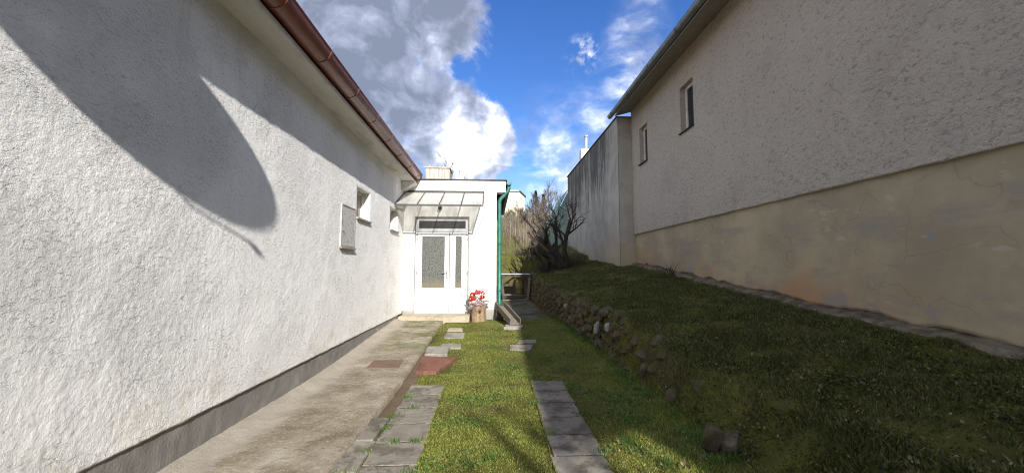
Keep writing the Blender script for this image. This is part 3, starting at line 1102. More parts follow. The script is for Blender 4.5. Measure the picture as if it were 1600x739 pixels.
# roof slab with dark edge
MB().box(-2.05, .40, FY - .04, 16.3, 3.75, 3.775).build('roof', M['dark_roof'], en, bevel=.004)
MB().box(.13, .36, FY + .31, 16.2, 3.45, 3.48).build('soffit', M['dark_board'], en)
MB().box(.345, .365, FY + .31, 16.2, 3.485, 3.74).build('fascia_board', M['dark_board'], en)
eg = half_gutter('gutter', .445, 3.70, .065, FY - .02, 16.2, M['green_paint'], en, label='green half-round gutter')
# downpipe
dp = MB()
dp.tube([(.445, FY + .09, 3.66), (.445, FY + .09, 3.56), (.43, FY + .09, 3.50), (.225, FY + .09, 3.27), (.205, FY + .09, 3.20), (.205, FY + .09, .58), (.215, FY + .06, .50)],
        .05, 14)
dpo = dp.build('downpipe', M['green_paint'], en, smooth=True, label='green downpipe with swan-neck bend')
for z in (3.2, 2.1, .9):
    MB().tube([(.205, FY + .09, z - .02), (.205, FY + .09, z + .02)], .056, 14).build('pipe_clip', M['green_paint'], dpo, smooth=True)

# doorstep
us = lines([(-2.25, -.52, .05)])
stp = MB().prism([(FY - .56, .10), (FY - .50, .285), (FY - .44, .31), (FY + .14, .313), (FY + .14, .1)], 0, -2.245, -.53)
stp.build('doorstep', M['step_concrete'], en, bevel=.02)

# door: frame, main leaf, side leaf, transom
FYd = FY + .05      # front face of the frame
fr = MB()
t = .055
fr.box(DX0, DX0 + t, FYd, FYd + .07, DZ0, DZ1).box(DX1 - t, DX1, FYd, FYd + .07, DZ0, DZ1)
fr.box(DX0 + t, DX1 - t, FYd, FYd + .07, DZ1 - t, DZ1).box(DX0 + t, DX1 - t, FYd, FYd + .07, 2.395, 2.46)
fr.box(DX0 + t, DX1 - t, FYd, FYd + .07, DZ0, DZ0 + .02)
fr.build('door_frame', M['pvc'], en, bevel=.005)


tr_ = MB()
tr_.box(DX0 - .012, DX0 + .012, FY - .012, FY + .04, DZ0, DZ1 + .02).box(DX1 - .012, DX1 + .012, FY - .012, FY + .04, DZ0, DZ1 + .02)
tr_.box(DX0 + .013, DX1 - .013, FY - .012, FY + .04, DZ1 - .012, DZ1 + .02)
tr_.build('reveal_shade_strip', M['sill'], en)  # added grey strip imitating the shadow line of the door reveal


def leaf(name, x0, x1, z0, z1, gx0, gx1, gz0, gz1, label, panel=True):
    y0, y1 = FYd - .014, FYd + .05
    mb = MB()
    mb.box(x0, gx0, y0, y1, z0, z1).box(gx1, x1, y0, y1, z0, z1)
    mb.box(gx0, gx1, y0, y1, z0, z0 + .10).box(gx0, gx1, y0, y1, gz1, z1)
    if panel:
        mb.box(gx0, gx1, y0, y1, gz0 - .10, gz0)
    lf = mb.build(name, M['pvc'], en, bevel=.004, label=label)
    MB().box(gx0, gx1, y0 + .018, y0 + .026, gz0, gz1).build('glass_pane', M['patterned_glass'], lf)
    if panel:
        bd = .022
        MB().box(gx0, gx1, y0 + .016, y0 + .03, z0 + .10, gz0 - .10).build('lower_panel', M['pvc_groove'], lf)  # grey backing paints the shade in the groove round the panel
        MB().box(gx0 + bd, gx1 - bd, y0 + .004, y0 + .015, z0 + .10 + bd, gz0 - .10 - bd).build('raised_panel', M['pvc'], lf, bevel=.003)
    gk = MB()
    e_ = .009
    gk.box(x0 - e_, x0, y0 + .006, y0 + .012, z0, z1).box(x1, x1 + e_, y0 + .006, y0 + .012, z0, z1)
    gk.box(x0, x1, y0 + .006, y0 + .012, z1, z1 + e_)
    gk.build('gasket', M['gasket'], lf)
    # glazing bead
    b = MB()
    w_ = .014
    b.box(gx0, gx0 + w_, y0 + .004, y0 + .017, gz0, gz1).box(gx1 - w_, gx1, y0 + .004, y0 + .017, gz0, gz1)
    b.box(gx0 + w_, gx1 - w_, y0 + .004, y0 + .017, gz0, gz0 + w_).box(gx0 + w_, gx1 - w_, y0 + .004, y0 + .017, gz1 - w_, gz1)
    b.build('glazing_bead', M['pvc'], lf)
    return lf


ml = leaf('door', -1.90, -1.092, DZ0 + .025, 2.39, -1.80, -1.19, .95, 2.30, 'wide door leaf with patterned glass')
sl = leaf('door', -1.072, -.65, DZ0 + .025, 2.39, -.945, -.755, .95, 2.30, 'narrow fixed leaf with patterned glass')
hd = MB().box(-1.165, -1.13, FYd - .024, FYd - .014, 1.20, 1.42).build('handle_plate', M['steel'], ml, bevel=.003)
hb = MB().tube([(-1.147, FYd - .02, 1.36), (-1.147, FYd - .065, 1.36), (-1.16, FYd - .07, 1.36), (-1.27, FYd - .07, 1.36)], .011, 8)
hb.build('handle', M['steel'], ml, smooth=True)
for x, lf in ((-1.915, ml), (-.635, sl)):
    for z in (.62, 1.35, 2.22):
        MB().tube([(x, FYd - .02, z - .045), (x, FYd - .02, z + .045)], .012, 8).build('hinge', M['pvc_groove'], lf)
tw = MB().box(DX0 + t, DX1 - t, FYd + .02, FYd + .03, 2.46, DZ1 - t).build('transom_window', M['transom_glass'], en)
b = MB()
b.box(DX0 + t, DX0 + t + .03, FYd + .004, FYd + .019, 2.46, DZ1 - t).box(DX1 - t - .03, DX1 - t, FYd + .004, FYd + .019, 2.46, DZ1 - t)
b.box(DX0 + t + .03, DX1 - t - .03, FYd + .004, FYd + .019, 2.46, 2.49).box(DX0 + t + .03, DX1 - t - .03, FYd + .004, FYd + .019, DZ1 - t - .03, DZ1 - t)
b.build('glazing_bead', M['pvc'], tw)

# canopy over the door
cn = thing('door_canopy', (-1.22, FY, 3.4), 'lean-to canopy of four wired glass panes above the entrance door', 'canopy')
CY, CZB, CZF = 9.25, 3.415, 2.955
cx = np.linspace(-2.235, -.205, 5)
for i in range(4):
    a_, b_ = cx[i] + .012, cx[i + 1] - .012
    MB().add([(a_, CY, CZF), (b_, CY, CZF), (b_, FY - .01, CZB), (a_, FY - .01, CZB), (a_, CY, CZF + .008), (b_, CY, CZF + .008), (b_, FY - .01, CZB + .008), (a_, FY - .01, CZB + .008)],
             [(0, 3, 2, 1), (4, 5, 6, 7), (0, 1, 5, 4), (1, 2, 6, 5), (2, 3, 7, 6), (3, 0, 4, 7)]).build('glass_pane', M['canopy_glass'], cn)
for x in cx:
    MB().bar((x, CY - .012, CZF - .016), (x, FY - .012, CZB - .016), .026, .04).build('rib', M['grey_iron'], cn)
MB().bar((cx[0] - .012, CY - .02, CZF - .03), (cx[-1] + .012, CY - .02, CZF - .03), .024, .036).build('front_rail', M['grey_iron'], cn)
MB().bar((cx[0] - .012, FY - .02, CZB + .03), (cx[-1] + .012, FY - .02, CZB + .03), .03, .045).build('wall_rail', M['grey_iron'], cn)
MB().tube([(cx[-1], CY, CZF - .03), (cx[-1], CY + .01, CZF - .12), (cx[-1], CY + .08, CZF - .16), (cx[-1], FY - .01, CZB - .62)], .009, 6).build('stay', M['pvc_groove'], cn)
MB().bar((WX + .008, CY + .02, CZF - .08), (WX + .13, CY + .42, CZF - .10), .045, .05).build('wall_bracket', M['sill'], cn)

# lamp under the canopy
lp = thing('wall_lamp', (-1.35, FY, 3.0), 'small bulkhead lamp on the wall under the glass canopy', 'lamp')
MB().tube([(-1.33, FY - .0, 3.02), (-1.33, FY - .05, 3.02)], .05, 14).build('base', M['grey_iron'], lp)
MB().tube([(-1.33, FY - .05, 3.02), (-1.33, FY - .09, 3.01), (-1.33, FY - .13, 3.0), (-1.33, FY - .15, 2.99)], [.045, .052, .042, .015], 14).build('glass_globe', M['transom_glass'], lp, smooth=True)

# streaked block on the flat roof
rb = thing('roof_box', (-1.68, 12.5, 3.775), 'rough pale box with vertical streaks standing on the flat roof', 'chimney')
MB().box(-2.06, -1.31, 12.2, 12.9, 3.76, 4.55).build('body', M['streaked_block'], rb, bevel=.02)
MB().box(-2.085, -1.285, 12.175, 12.925, 4.552, 4.60).build('cap', M['streaked_block'], rb, bevel=.015)

# ------------------------------------------------------------------ wooden chute under the downpipe
ch = thing('rain_chute', (.4, 9.4, .2), 'weathered wooden rain chute leaning from the green downpipe to the ground', 'chute')
pa, pb_ = Vector((.215, FY - .02, .50)), Vector((.53, 8.80, .235))
tt = (pb_ - pa).normalized()
sd_ = tt.cross(Vector((0, 0, 1))).normalized()
MB().bar(pa, pb_, .20, .025).build('board', M['old_wood'], ch, bevel=.003)
for s in (-1, 1):
    up = Vector((0, 0, .05))
    MB().bar(pa + sd_ * s * .113 + up, pb_ + sd_ * s * .113 + up, .022, .15).build('side_board', M['old_wood'], ch, bevel=.003)
MB().box(.14, .30, FY - .30, FY - .14, .12, .44).build('support_block', M['dark_wood'], ch, bevel=.01)

# ------------------------------------------------------------------ log planter and flowers
pc = Vector((-.335, 9.93, .165))
pl = thing('log_planter', pc, 'hollow tree-trunk planter with a dark knot hole beside the door', 'planter')
n, H_ = 28, .43
rows = np.linspace(0, 1, 13)
V, F = [], []
for t in rows:
    for k in range(n):
        a = 2 * math.pi * k / n
        r = .165 * (1 + .10 * math.sin(3 * a + 1) + .05 * math.sin(7 * a + 2 * t)) * (1.12 - .25 * t + .18 * max(0, t - .55) * 2) + .008 * random.uniform(-1, 1)
        kd = math.hypot((((a - 4.95 + math.pi) % (2 * math.pi)) - math.pi) * .165, (t - .55) * H_)
        r -= .10 * max(0, 1 - (kd / .055) ** 2)
        V.append((pc.x + r * math.cos(a) + .03 * t, pc.y + r * math.sin(a), pc.z + t * H_ + .02 * math.sin(2 * a) * (t > .98)))
for i in range(len(rows) - 1):
    for k in range(n):
        a, b_ = i * n + k, i * n + (k + 1) % n
        F.append((a, b_, b_ + n, a + n))
c0 = len(V)
for k in range(n):
    a = 2 * math.pi * k / n
    V.append((pc.x + .115 * math.cos(a) + .03, pc.y + .115 * math.sin(a), pc.z + H_))
for k in range(n):
    V.append((V[c0 + k][0], V[c0 + k][1], pc.z + H_ - .08))
tp = (len(rows) - 1) * n
for k in range(n):
    k2 = (k + 1) % n
    F.append((tp + k, tp + k2, c0 + k2, c0 + k))
    F.append((c0 + k, c0 + k2, c0 + n + k2, c0 + n + k))
F.append(tuple(c0 + n + k for k in range(n)))
mesh_np('log', np.array(V), F, M['log_wood'], pl, smooth=True)
kh = pc + Vector((.165 * math.cos(4.95) + .015, .165 * math.sin(4.95) + .035, .55 * H_))
mb = MB()
mb.add([kh + Vector((.032 * math.cos(q), 0, .036 * math.sin(q))) for q in np.linspace(0, 2 * math.pi, 11)[:-1]], [tuple(range(10))[::-1]])
mb.build('knot_hole', M['dark_board'], pl)

fw = thing('flowers', pc + Vector((.03, 0, H_ - .05)), 'bunch of red and pink flowers with yellow-green leaves in the log planter', 'flowers')


def blossom(c, r, mat, nm='blossom', petals=22):
    rr = random.Random(int(c[0] * 1e4) + int(c[2] * 1e4))
    v, f = [], []
    for _ in range(petals):
        dv = Vector((rr.gauss(0, 1), rr.gauss(-.4, 1), rr.gauss(.3, 1))).normalized()
        b0 = Vector(c) + dv * r * .25
        tip = Vector(c) + dv * r * rr.uniform(.8, 1.15)
        s = dv.orthogonal().normalized()
        s = (s * math.cos(rr.random() * 6) + dv.cross(s) * math.sin(rr.random() * 6)) * r * .55
        mid = (b0 + tip) / 2 + dv.cross(s) * .2
        k = len(v)
        v += [b0, mid + s, tip, mid - s]
        f += [(k, k + 1, k + 2, k + 3)]
    MB().add(v, f).build(nm, mat, fw, smooth=True)


ft = pc + Vector((.03, 0, H_))
for (dx, dy, dz, m_, r) in ((-.15, -.05, .20, 'red_petal', .058), (-.06, -.08, .23, 'red_petal', .055), (.02, -.04, .25, 'red_petal', .05), (-.13, -.10, .10, 'red_petal', .055),
                            (.07, -.08, .15, 'red_petal', .06), (-.05, .02, .27, 'red_petal', .05), (.09, -.02, .23, 'red_petal', .05), (-.19, .0, .12, 'red_petal', .05),
                            (-.10, -.16, .02, 'pink_petal', .055), (-.02, -.18, .03, 'pink_petal', .06), (.06, -.17, .01, 'pink_petal', .055), (.10, -.15, .04, 'pink_petal', .05),
                            (-.17, -.12, .0, 'pink_petal', .045), (-.04, -.14, .08, 'pink_petal', .04)):
    blossom(ft + Vector((dx * 1.1, dy, dz * 1.1)), r * 1.25, M[m_])
for k in range(48):
    rr = random.Random(900 + k)
    if k < 24:
        c = ft + Vector((rr.uniform(.10, .30), rr.uniform(-.16, .06), rr.uniform(.02, .20)))
        m_ = M['yellow_leaf']
    else:
        c = ft + Vector((rr.uniform(-.30, .12), rr.uniform(-.10, .08), rr.uniform(-.01, .20)))
        m_ = M['weed']
    dv = Vector((c.x - ft.x, c.y - ft.y - .05, .08)).normalized()
    s = dv.cross(Vector((0, 0, 1))).normalized()
    u_ = s.cross(dv)
    L, W_ = rr.uniform(.07, .11), rr.uniform(.03, .045)
    v = [c - dv * L / 2, c + s * W_ * .8 - u_ * .008, c + dv * L * .35 + s * W_ * .7 - u_ * .015, c + dv * L / 2 - u_ * .03, c + dv * L * .35 - s * W_ * .7 - u_ * .015, c - s * W_ * .8 - u_ * .008, c + dv * .01]
    MB().add(v, [(0, 1, 6), (1, 2, 6), (2, 3, 6), (3, 4, 6), (4, 5, 6), (5, 0, 6)]).build('leaf', m_, fw, smooth=True)
mb = MB()
for k in range(14):
    rr = random.Random(40 + k)
    mb.tube([ft + Vector((rr.uniform(-.06, .06), rr.uniform(-.06, .06), -.10)), ft + Vector((rr.uniform(-.17, .22), rr.uniform(-.12, .04), rr.uniform(.05, .2)))], .004, 4)
mb.build('stem', M['weed'], fw)

# ================================================================== RIGHT HOUSE
rh = thing('grey_house', (8, 3, .8), 'tall grey roughcast house with tan base and grey gutter on the right', 'house')
RY0, RY1 = -8.5, 13.0
rholes = [(8.90, 9.55, 4.86, 6.02), (11.70, 12.33, 4.80, 5.96)]
us = lines([(RY0, 2.2, .35), (2.2, 6.5, .024), (6.5, RY1, .04)], [h[i] for h in rholes for i in (0, 1)])
vs = lines([(2.585, 5.0, .026), (5.0, 6.9, .04)], [h[i] for h in rholes for i in (2, 3)])


def rf(U, V):
    wv = .03 * perlin(U * 9, V * 9, 82)
    a = 1 - 2.6 * np.abs(perlin((U + wv) * 8.5, (V + wv) * 13, 83))
    b_ = perlin(U * 24, V * 27, 84)
    lowf = .6 + .8 * np.clip(fbm(U * .8, V * .8, 85, 3), -.6, .8)
    dd = (-.014 * np.clip(a, 0, 1) ** 2 + .016 * b_ + .014) * lowf + .006 + .01 * fbm(U * .5, V * .5, 86, 2)
    dd = dd * holemask(U, V, rholes, .03)
    z = V.copy()
    bot = V < 2.60
    z[bot] += .012 * fbm(U[bot] * 3, U[bot] * 0, 87, 4)
    return np.stack([BX - .03 - dd, U, z], -1)


P, F = grid(us, vs, rf, rholes)
nv = len(vs)
e0 = [i * nv for i in range(len(us))]
lip = P[e0].copy()
lip[:, 0] = BX + .05
n0 = len(P)
P = np.r_[P, lip]
F = np.r_[F, np.array([[e0[i], n0 + i, n0 + i + 1, e0[i + 1]] for i in range(len(us) - 1)])]
mesh_np('wall', P, F[:, ::-1].copy(), M['grey_roughcast'], rh, smooth=True)
# tan render below, its lower edge broken away
us = lines([(RY0, 2.5, .4), (2.5, RY1, .03)])
vs = np.linspace(0, 1, 36)


def tf(U, V):
    ed = ZB(U) + .07 + .13 * np.clip(fbm(U * 1.3, U * 0 + 5, 91, 5), -.6, .9)
    z = ed + (2.62 - ed) * V
    return np.stack([BX + .012 - .01 * fbm(U * .7, z * .9, 93, 4), U, z], -1)


P, F = grid(us, vs, tf)
nv = len(vs)
e0 = [i * nv for i in range(len(us))]
lip = P[e0].copy()
lip[:, 0] += .05
n0 = len(P)
P = np.r_[P, lip]
F = np.r_[F, np.array([[e0[i], n0 + i, n0 + i + 1, e0[i + 1]] for i in range(len(us) - 1)])]
mesh_np('base_render', P, F[:, ::-1].copy(), M['tan_render'], rh, smooth=True, )
vs = np.linspace(0, .8, 20)
P, F = grid(us, vs, lambda U, V: np.stack([BX + .045 - .02 * fbm(U * 5, V * 5, 95, 4), U, ZB(U) - .3 + V], -1))
mesh_np('foundation', P, F[:, ::-1].copy(), M['foundation'], rh, smooth=True)
# end walls and body so that the house is closed
MB().prism([(BX + .05, .0), (12, .0), (12, 6.85), (8.4, 8.6), (BX + .05, 6.9)], 1, RY1 - .2, RY1 - .01).build('rear_gable', M['tan_render'], rh)
MB().prism([(BX + .05, .0), (12, .0), (12, 6.85), (8.4, 8.6), (BX + .05, 6.9)], 1, RY0, RY0 + .2).build('front_gable', M['tan_render'], rh)
# soffit sloping with the rafters, roof and gutter
GX, GZ = 4.03, 6.62
MB().prism([(BX + .2, 6.88), (GX + .17, 6.65), (GX + .17, 6.69), (BX + .2, 6.94)], 1, RY0 - .3, RY1 + .02).build('soffit', M['soffit_grey'] if 'soffit_grey' in M else M['grey_roughcast'], rh)
MB().prism([(GX + .06, 6.71), (8.4, 8.78), (8.4, 8.87), (GX - .0, 6.76)], 1, RY0 - .3, RY1 + .1).build('roof', M['dark_roof'], rh)
MB().prism([(8.41, 8.75), (12.6, 6.7), (12.6, 6.82), (8.41, 8.87)], 1, RY0 - .3, RY1 + .1).build('roof', M['dark_roof'], rh)
rg = half_gutter('gutter', GX, GZ + .035, .085, RY0 - .3, RY1 + .08, M['grey_gutter'], rh, label='grey metal gutter')
# mirror so that its open bead faces the lawn
for v in rg.data.vertices:
    v.co.x = -v.co.x
for p_ in rg.data.polygons:
    p_.use_smooth = True
rg.data.flip_normals()
for y in np.arange(3.4, RY1, 1.55):
    ring(GX, GZ + .035, .0885, y, .04, M['grey_gutter'], rg)
for (y0, y1, z0, z1) in rholes:
    x0, x1 = BX - .03, BX + .17
    wn = MB()
    wn.add([(x0, y0, z0), (x0, y1, z0), (x0, y1, z1), (x0, y0, z1), (x1, y0, z0), (x1, y1, z0), (x1, y1, z1), (x1, y0, z1)],
           [(0, 4, 5, 1), (1, 5, 6, 2), (2, 6, 7, 3), (3, 7, 4, 0)])
    wo_ = wn.build('window', M['grey_roughcast'], rh, label='narrow dark window with white frame')
    t = .065
    fr = MB()
    fr.box(x1 - .06, x1, y0, y1, z0, z0 + t).box(x1 - .06, x1, y0, y1, z1 - t, z1)
    fr.box(x1 - .06, x1, y0, y0 + t, z0 + t, z1 - t).box(x1 - .06, x1, y1 - t, y1, z0 + t, z1 - t)
    fr.build('frame', M['white_window'], wo_, bevel=.004)
    MB().box(x1 - .03, x1 - .02, y0 + t, y1 - t, z0 + t, z1 - t).build('pane', M['dark_glass'], wo_)
    MB().prism([(x0 - .06, z0 - .05), (x1 - .06, z0 - .02), (x1 - .06, z0 + .012), (x0 - .06, z0 - .02)], 1, y0 - .03, y1 + .03).build('sill', M['dark_board'], wo_, bevel=.003)

# concrete apron at its foot
us = lines([(2.0, 13.0, .06)])
vs = np.linspace(0, 1, 9)


def af(U, V):
    inner = 4.62 + .10 * fbm(U * 1.7, U * 0 + 9, 97, 5)
    x = inner + (BX + .08 - inner) * V
    z = Hz(x, U, False) + .03 + .012 * fbm(x * 4, U * 4, 98, 3) - .06 * (V < .05) + .03 * V
    return np.stack([x, U, z], -1)


P, F = grid(us, vs, af)
mesh_np('apron_pavement', P, F[:, ::-1].copy(), M['apron'], smooth=True, kind='structure')

# ------------------------------------------------------------------ side building beyond
SX, SY0, SY1, SZ = 4.28, 13.02, 21.95, 6.62
sb = thing('side_building', (6, 17, 1.6), 'cement side building with black algae streaks beyond the grey house', 'building')
us = lines([(SY0, SY1, .12)])
vs = lines([(1.0, SZ, .12)])
P, F = grid(us, vs, lambda U, V: np.stack([SX - .012 * fbm(U * .8, V * .8, 101, 4), U, V], -1))
mesh_np('side_wall', P, F[:, ::-1].copy(), M['streaked_wall'], sb, smooth=True)
MB().box(SX + .015, 8, SY0, SY0 + .2, 1.0, SZ).build('front_wall', M['streaked_wall'], sb, bevel=.01)
MB().box(SX + .015, 8, SY1 - .2, SY1, 1.0, SZ).build('rear_wall', M['streaked_wall'], sb)
MB().box(SX - .04, 8, SY0 + .01, SY1 + .05, SZ + .003, SZ + .045).build('roof', M['dark_roof'], sb, bevel=.008)
chm = MB().box(4.55, 4.95, 19.6, 20.1, SZ + .02, 7.55).build('chimney', M['white_plaster'], sb, bevel=.01)
MB().tube([(4.86, 19.85, 7.5), (4.86, 19.85, 8.25)], .075, 12).build('flue', M['streaked_block'], chm)
MB().tube([(4.86, 19.85, 8.25), (4.86, 19.85, 8.32)], .10, 12).build('flue_cap', M['streaked_block'], chm)

# ================================================================== DRY STONE WALL
dw_ = thing('dry_stone_wall', (1.85, 8, .1), 'mossy dry stone retaining wall at the foot of the grass bank', 'wall')


def rock_mesh(seed, flat=.8):
    bm = bmesh.new()
    rs = random.Random(seed)
    for _ in range(22):
        q = Vector((rs.gauss(0, 1), rs.gauss(0, 1), rs.gauss(0, 1)))
        q /= max(abs(q.x), abs(q.y), abs(q.z)) ** .75 * q.length ** .25
        bm.verts.new(q * .5 * rs.uniform(.82, 1.0))
    res = bmesh.ops.convex_hull(bm, input=bm.verts)
    bmesh.ops.delete(bm, geom=[e for e in res['geom_interior'] if isinstance(e, bmesh.types.BMVert)], context='VERTS')
    bmesh.ops.bevel(bm, geom=list(bm.edges), offset=.03, segments=1, affect='EDGES')
    me = bpy.data.meshes.new('stone')
    bm.to_mesh(me)
    bm.free()
    return me


rocks = [rock_mesh(200 + k) for k in range(10)]
wrock = rock_mesh(333)
for me in rocks:
    me.materials.append(M['rock'])
wrock.materials.append(M['white_rock'])
rr = random.Random(5)
cnt = 0
y = 3.5
while y < 16.6:
    hgt = float(Tw(y)) - float(Gz(y))
    prob = float(np.interp(y, [3.4, 4.3, 5, 6.5, 8], [.12, .5, .72, .85, .97]))
    wdt_ = float(np.interp(y, [3, 6.5], [.45, .10]))
    z = 0
    st_ = .25 if y < 8 else .27
    while z < hgt - .03:
        h_ = rr.uniform(.12, .20)
        if rr.random() < prob and cnt < 290:
            o = bpy.data.objects.new('stone', rr.choice(rocks))
            col.objects.link(o)
            o.parent = dw_
            ww = rr.uniform(.14, .34)
            yy = y + rr.uniform(-.08, .08)
            tz = min(.98, max(.02, (z + h_ * .5) / max(hgt, .1)))
            xx = float(Xw(yy)) + wdt_ * (.5 - math.sin(math.asin(1 - 2 * tz) / 3)) - .01
            o.location = Vector((xx + rr.uniform(-.02, .05) + (.03 if y < 7 else 0), yy, float(Gz(yy)) + z + h_ * .45)) - WL[dw_.name]
            k_ = .5 if y < 7.5 else .25
            o.rotation_euler = (rr.uniform(-k_, k_), rr.uniform(-k_, k_), rr.uniform(-k_, k_))
            k_ = float(np.interp(y, [3.5, 7, 8], [.68, .85, 1]))
            o.scale = (rr.uniform(.18, .26), ww * k_, h_ * 1.25 * k_)
            cnt += 1
        z += h_ * .92
    y += st_
for (x, y, z, sx, sy, sz) in ((1.84, 6.95, .42, .12, .11, .26), (1.72, 9.2, .60, .10, .12, .11), (1.90, 6.5, .50, .10, .13, .18)):
    o = bpy.data.objects.new('stone', wrock)
    col.objects.link(o)
    o.parent = dw_
    o.location = Vector((x, y, z)) - WL[dw_.name]
    o.rotation_euler = (.2, .1, .4)
    o.scale = (sx, sy, sz)
    o['label'] = 'white stone'
for k, (x, y, z, s, lb) in enumerate(((1.76, 3.20, .10, (.20, .20, .34), 'upright reddish boulder half sunk at the near foot of the bank'),
                                      (1.885, 3.16, .09, (.24, .24, .26), 'rounded grey boulder leaning on the reddish one at the near foot of the bank'))):
    o = bpy.data.objects.new('boulder', rocks[3 + k])
    col.objects.link(o)
    o.location = (x, y, z)
    o.rotation_euler = (.3, .5 * k, 1.1 + k)
    o.scale = tuple(.74 * q for q in s)
    tag(o, lb, 'boulder')

# ================================================================== BACKYARD: bench, junk, fence, trees
wb = thing('work_bench', (.9, 15.5, .3), 'low outdoor bench with a pale metal sheet top at the end of the passage', 'bench')
MB().box(.36, 1.46, 15.2, 15.9, 1.235, 1.27).build('top', M['galvanised'], wb, bevel=.004)
MB().box(.36, 1.46, 15.24, 15.28, 1.14, 1.23).build('apron', M['dark_wood'], wb)
for x in (.42, 1.38):
    for y in (15.26, 15.82):
        MB().box(x - .03, x + .03, y - .03, y + .03, .2, 1.225).build('leg', M['dark_wood'], wb)
MB().box(.40, 1.42, 15.22, 15.85, .44, .47).build('shelf', M['old_wood'], wb)
yb_ = thing('barrel', (1.10, 15.55, .47), 'dull yellow barrel standing under the bench', 'barrel')
MB().tube([(1.10, 15.55, .475), (1.10, 15.55, .52), (1.10, 15.55, .75), (1.10, 15.55, .98), (1.10, 15.55, 1.02)], [.13, .155, .165, .155, .13], 20).build('body', M['yellow_barrel'], yb_, smooth=True)
MB().tube([(1.10, 15.55, .66), (1.10, 15.55, .68)], .172, 20).build('hoop', M['dark_wood'], yb_)
for k, (x, lean, lb) in enumerate(((1.36, .10, 'grey board leaning against the right end of the bench, nearest the stone wall'), (1.27, .06, 'dark board leaning beside the yellow barrel'), (.47, -.05, 'short dark board leaning at the left end of the bench'))):
    tag(MB().bar((x, 15.02, .28), (x + lean, 15.19, 1.12 - .15 * k), .09, .025, (0, 1, 0)).build('plank', M['old_wood'] if k == 0 else M['dark_wood'], None, bevel=.003), lb, 'plank')
tag(MB().bar((.40, 14.6, .31), (1.35, 14.75, .33), .12, .04).build('plank', M['old_wood'], None, bevel=.004), 'pale plank lying across the passage floor in front of the bench', 'plank')


def grow(rng, p, d, L, r, lvl, out, maxl, bend=.25, up=.08, kids=(3, 5), seg=5, ratio=.62, spread_=.9, minr=.004):
    pts, rad = [Vector(p)], [r]
    q = Vector(p)
    d = Vector(d).normalized()
    for i in range(seg):
        d = (d + Vector((rng.gauss(0, bend), rng.gauss(0, bend), rng.gauss(0, bend) + up))).normalized()
        q = q + d * L / seg
        pts.append(q.copy())
        rad.append(max(minr, r * (1 - .62 * (i + 1) / seg)))
    out.append((lvl, pts, rad))
    if lvl >= maxl:
        return
    for _ in range(rng.randint(*kids)):
        t = rng.uniform(.3, 1.0)
        i = min(seg - 1, int(t * seg))
        bp = pts[i].lerp(pts[i + 1], t * seg - i)
        bd = (pts[i + 1] - pts[i]).normalized()
        s = bd.orthogonal().normalized()
        a = rng.uniform(0, 6.28)
        nd_ = bd + (s * math.cos(a) + bd.cross(s) * math.sin(a)) * rng.uniform(.5, 1.1) * spread_
        grow(rng, bp, nd_, L * ratio * rng.uniform(.7, 1.15), max(minr, rad[i] * .6), lvl + 1, out, maxl, bend, up, kids, seg, ratio, spread_, minr)


def bare_tree(name, base, stems, maxl, mat, twig, label, group=None, seed=1, sides=7, **kw):
    rng = random.Random(seed)
    t = thing(name, base, label, 'tree', group)
    out = []
    for (off, d, L, r) in stems:
        grow(rng, Vector(base) + Vector(off), d, L, r, 0, out, maxl, **kw)
    a, b = MB(), MB()
    for lvl, pts, rad in out:
        if lvl <= 1:
            a.tube(pts, rad, sides if lvl == 0 else 5)
        else:
            b.tube(pts, rad, 4 if lvl == 2 else 3, cap=False)
    a.build('trunk', mat, t, smooth=True)
    if b.v:
        b.build('crown', twig, t)
    return t


zt = float(Hz(2.85, 15.0))
bare_tree('gnarled_tree', (2.85, 15.0, zt - .06),
          [((.05, 0, 0), (-.42, .1, 1.0), 1.9, .17), ((-.20, .05, 0), (-.72, .1, .8), 1.6, .17), ((.12, -.05, 0), (-.12, .1, 1.0), 2.05, .12), ((-.05, .1, 0), (-.35, .2, 1.0), 1.8, .10)],
          3, M['bark'], M['bark'], 'gnarled bare fruit tree with several dark stems on top of the bank', seed=12, sides=9, bend=.20, up=.10, kids=(3, 5), ratio=.56, minr=.008)
bare_tree('gnarled_tree', (2.2, 15.4, float(Hz(2.2, 15.4)) - .06),
          [((0, 0, 0), (-.10, 0, 1.0), 1.4, .10), ((.03, .05, 0), (-.25, .1, 1.0), 1.0, .06)],
          3, M['bark'], M['bark'], 'smaller dark twisted tree at the left end of the bank', seed=31, sides=8, bend=.24, up=.10, kids=(3, 4), ratio=.6, minr=.005)

# bare shrubs and trees up the hillside
gp = 'bare trees on the hillside behind'
hl_ = (((3.1, 27.5), 3.4, 'M', 'bare brown tree directly behind the gnarled tree, next to the green shed'),
       ((2.3, 30), 2.6, 'B', 'low reddish bare tree left of the gnarled tree, behind the stakes'),
       ((4.3, 36), 4.4, 'M', 'tall bare orange-brown tree just right of the spruces'),
       ((6.0, 40), 4.6, 'B', 'bare tree rising above the green shed beside the side building'),
       ((3.0, 42), 3.2, 'B', 'thin bare tree in front of the cream house corner'),
       ((1.6, 33), 2.2, 'M', 'bare shrub-like tree below the cream house'))
for k, ((x, y), h_, kd, lb) in enumerate(hl_):
    z = float(Hz(x, y)) - .1
    bare_tree('bare_tree', (x, y, z), [((0, 0, 0), (.05, 0, 1), h_ * .6, .06), ((.15, .1, 0), (.3, .1, 1), h_ * .5, .045), ((-.15, 0, 0), (-.35, 0, 1), h_ * .5, .045)], 3,
              M['brown_twig'], M['brown_twig'] if kd == 'M' else M['pale_twig'], lb, gp, 60 + k, 5, bend=.14, up=.12, kids=(5, 7), ratio=.55, minr=.008)
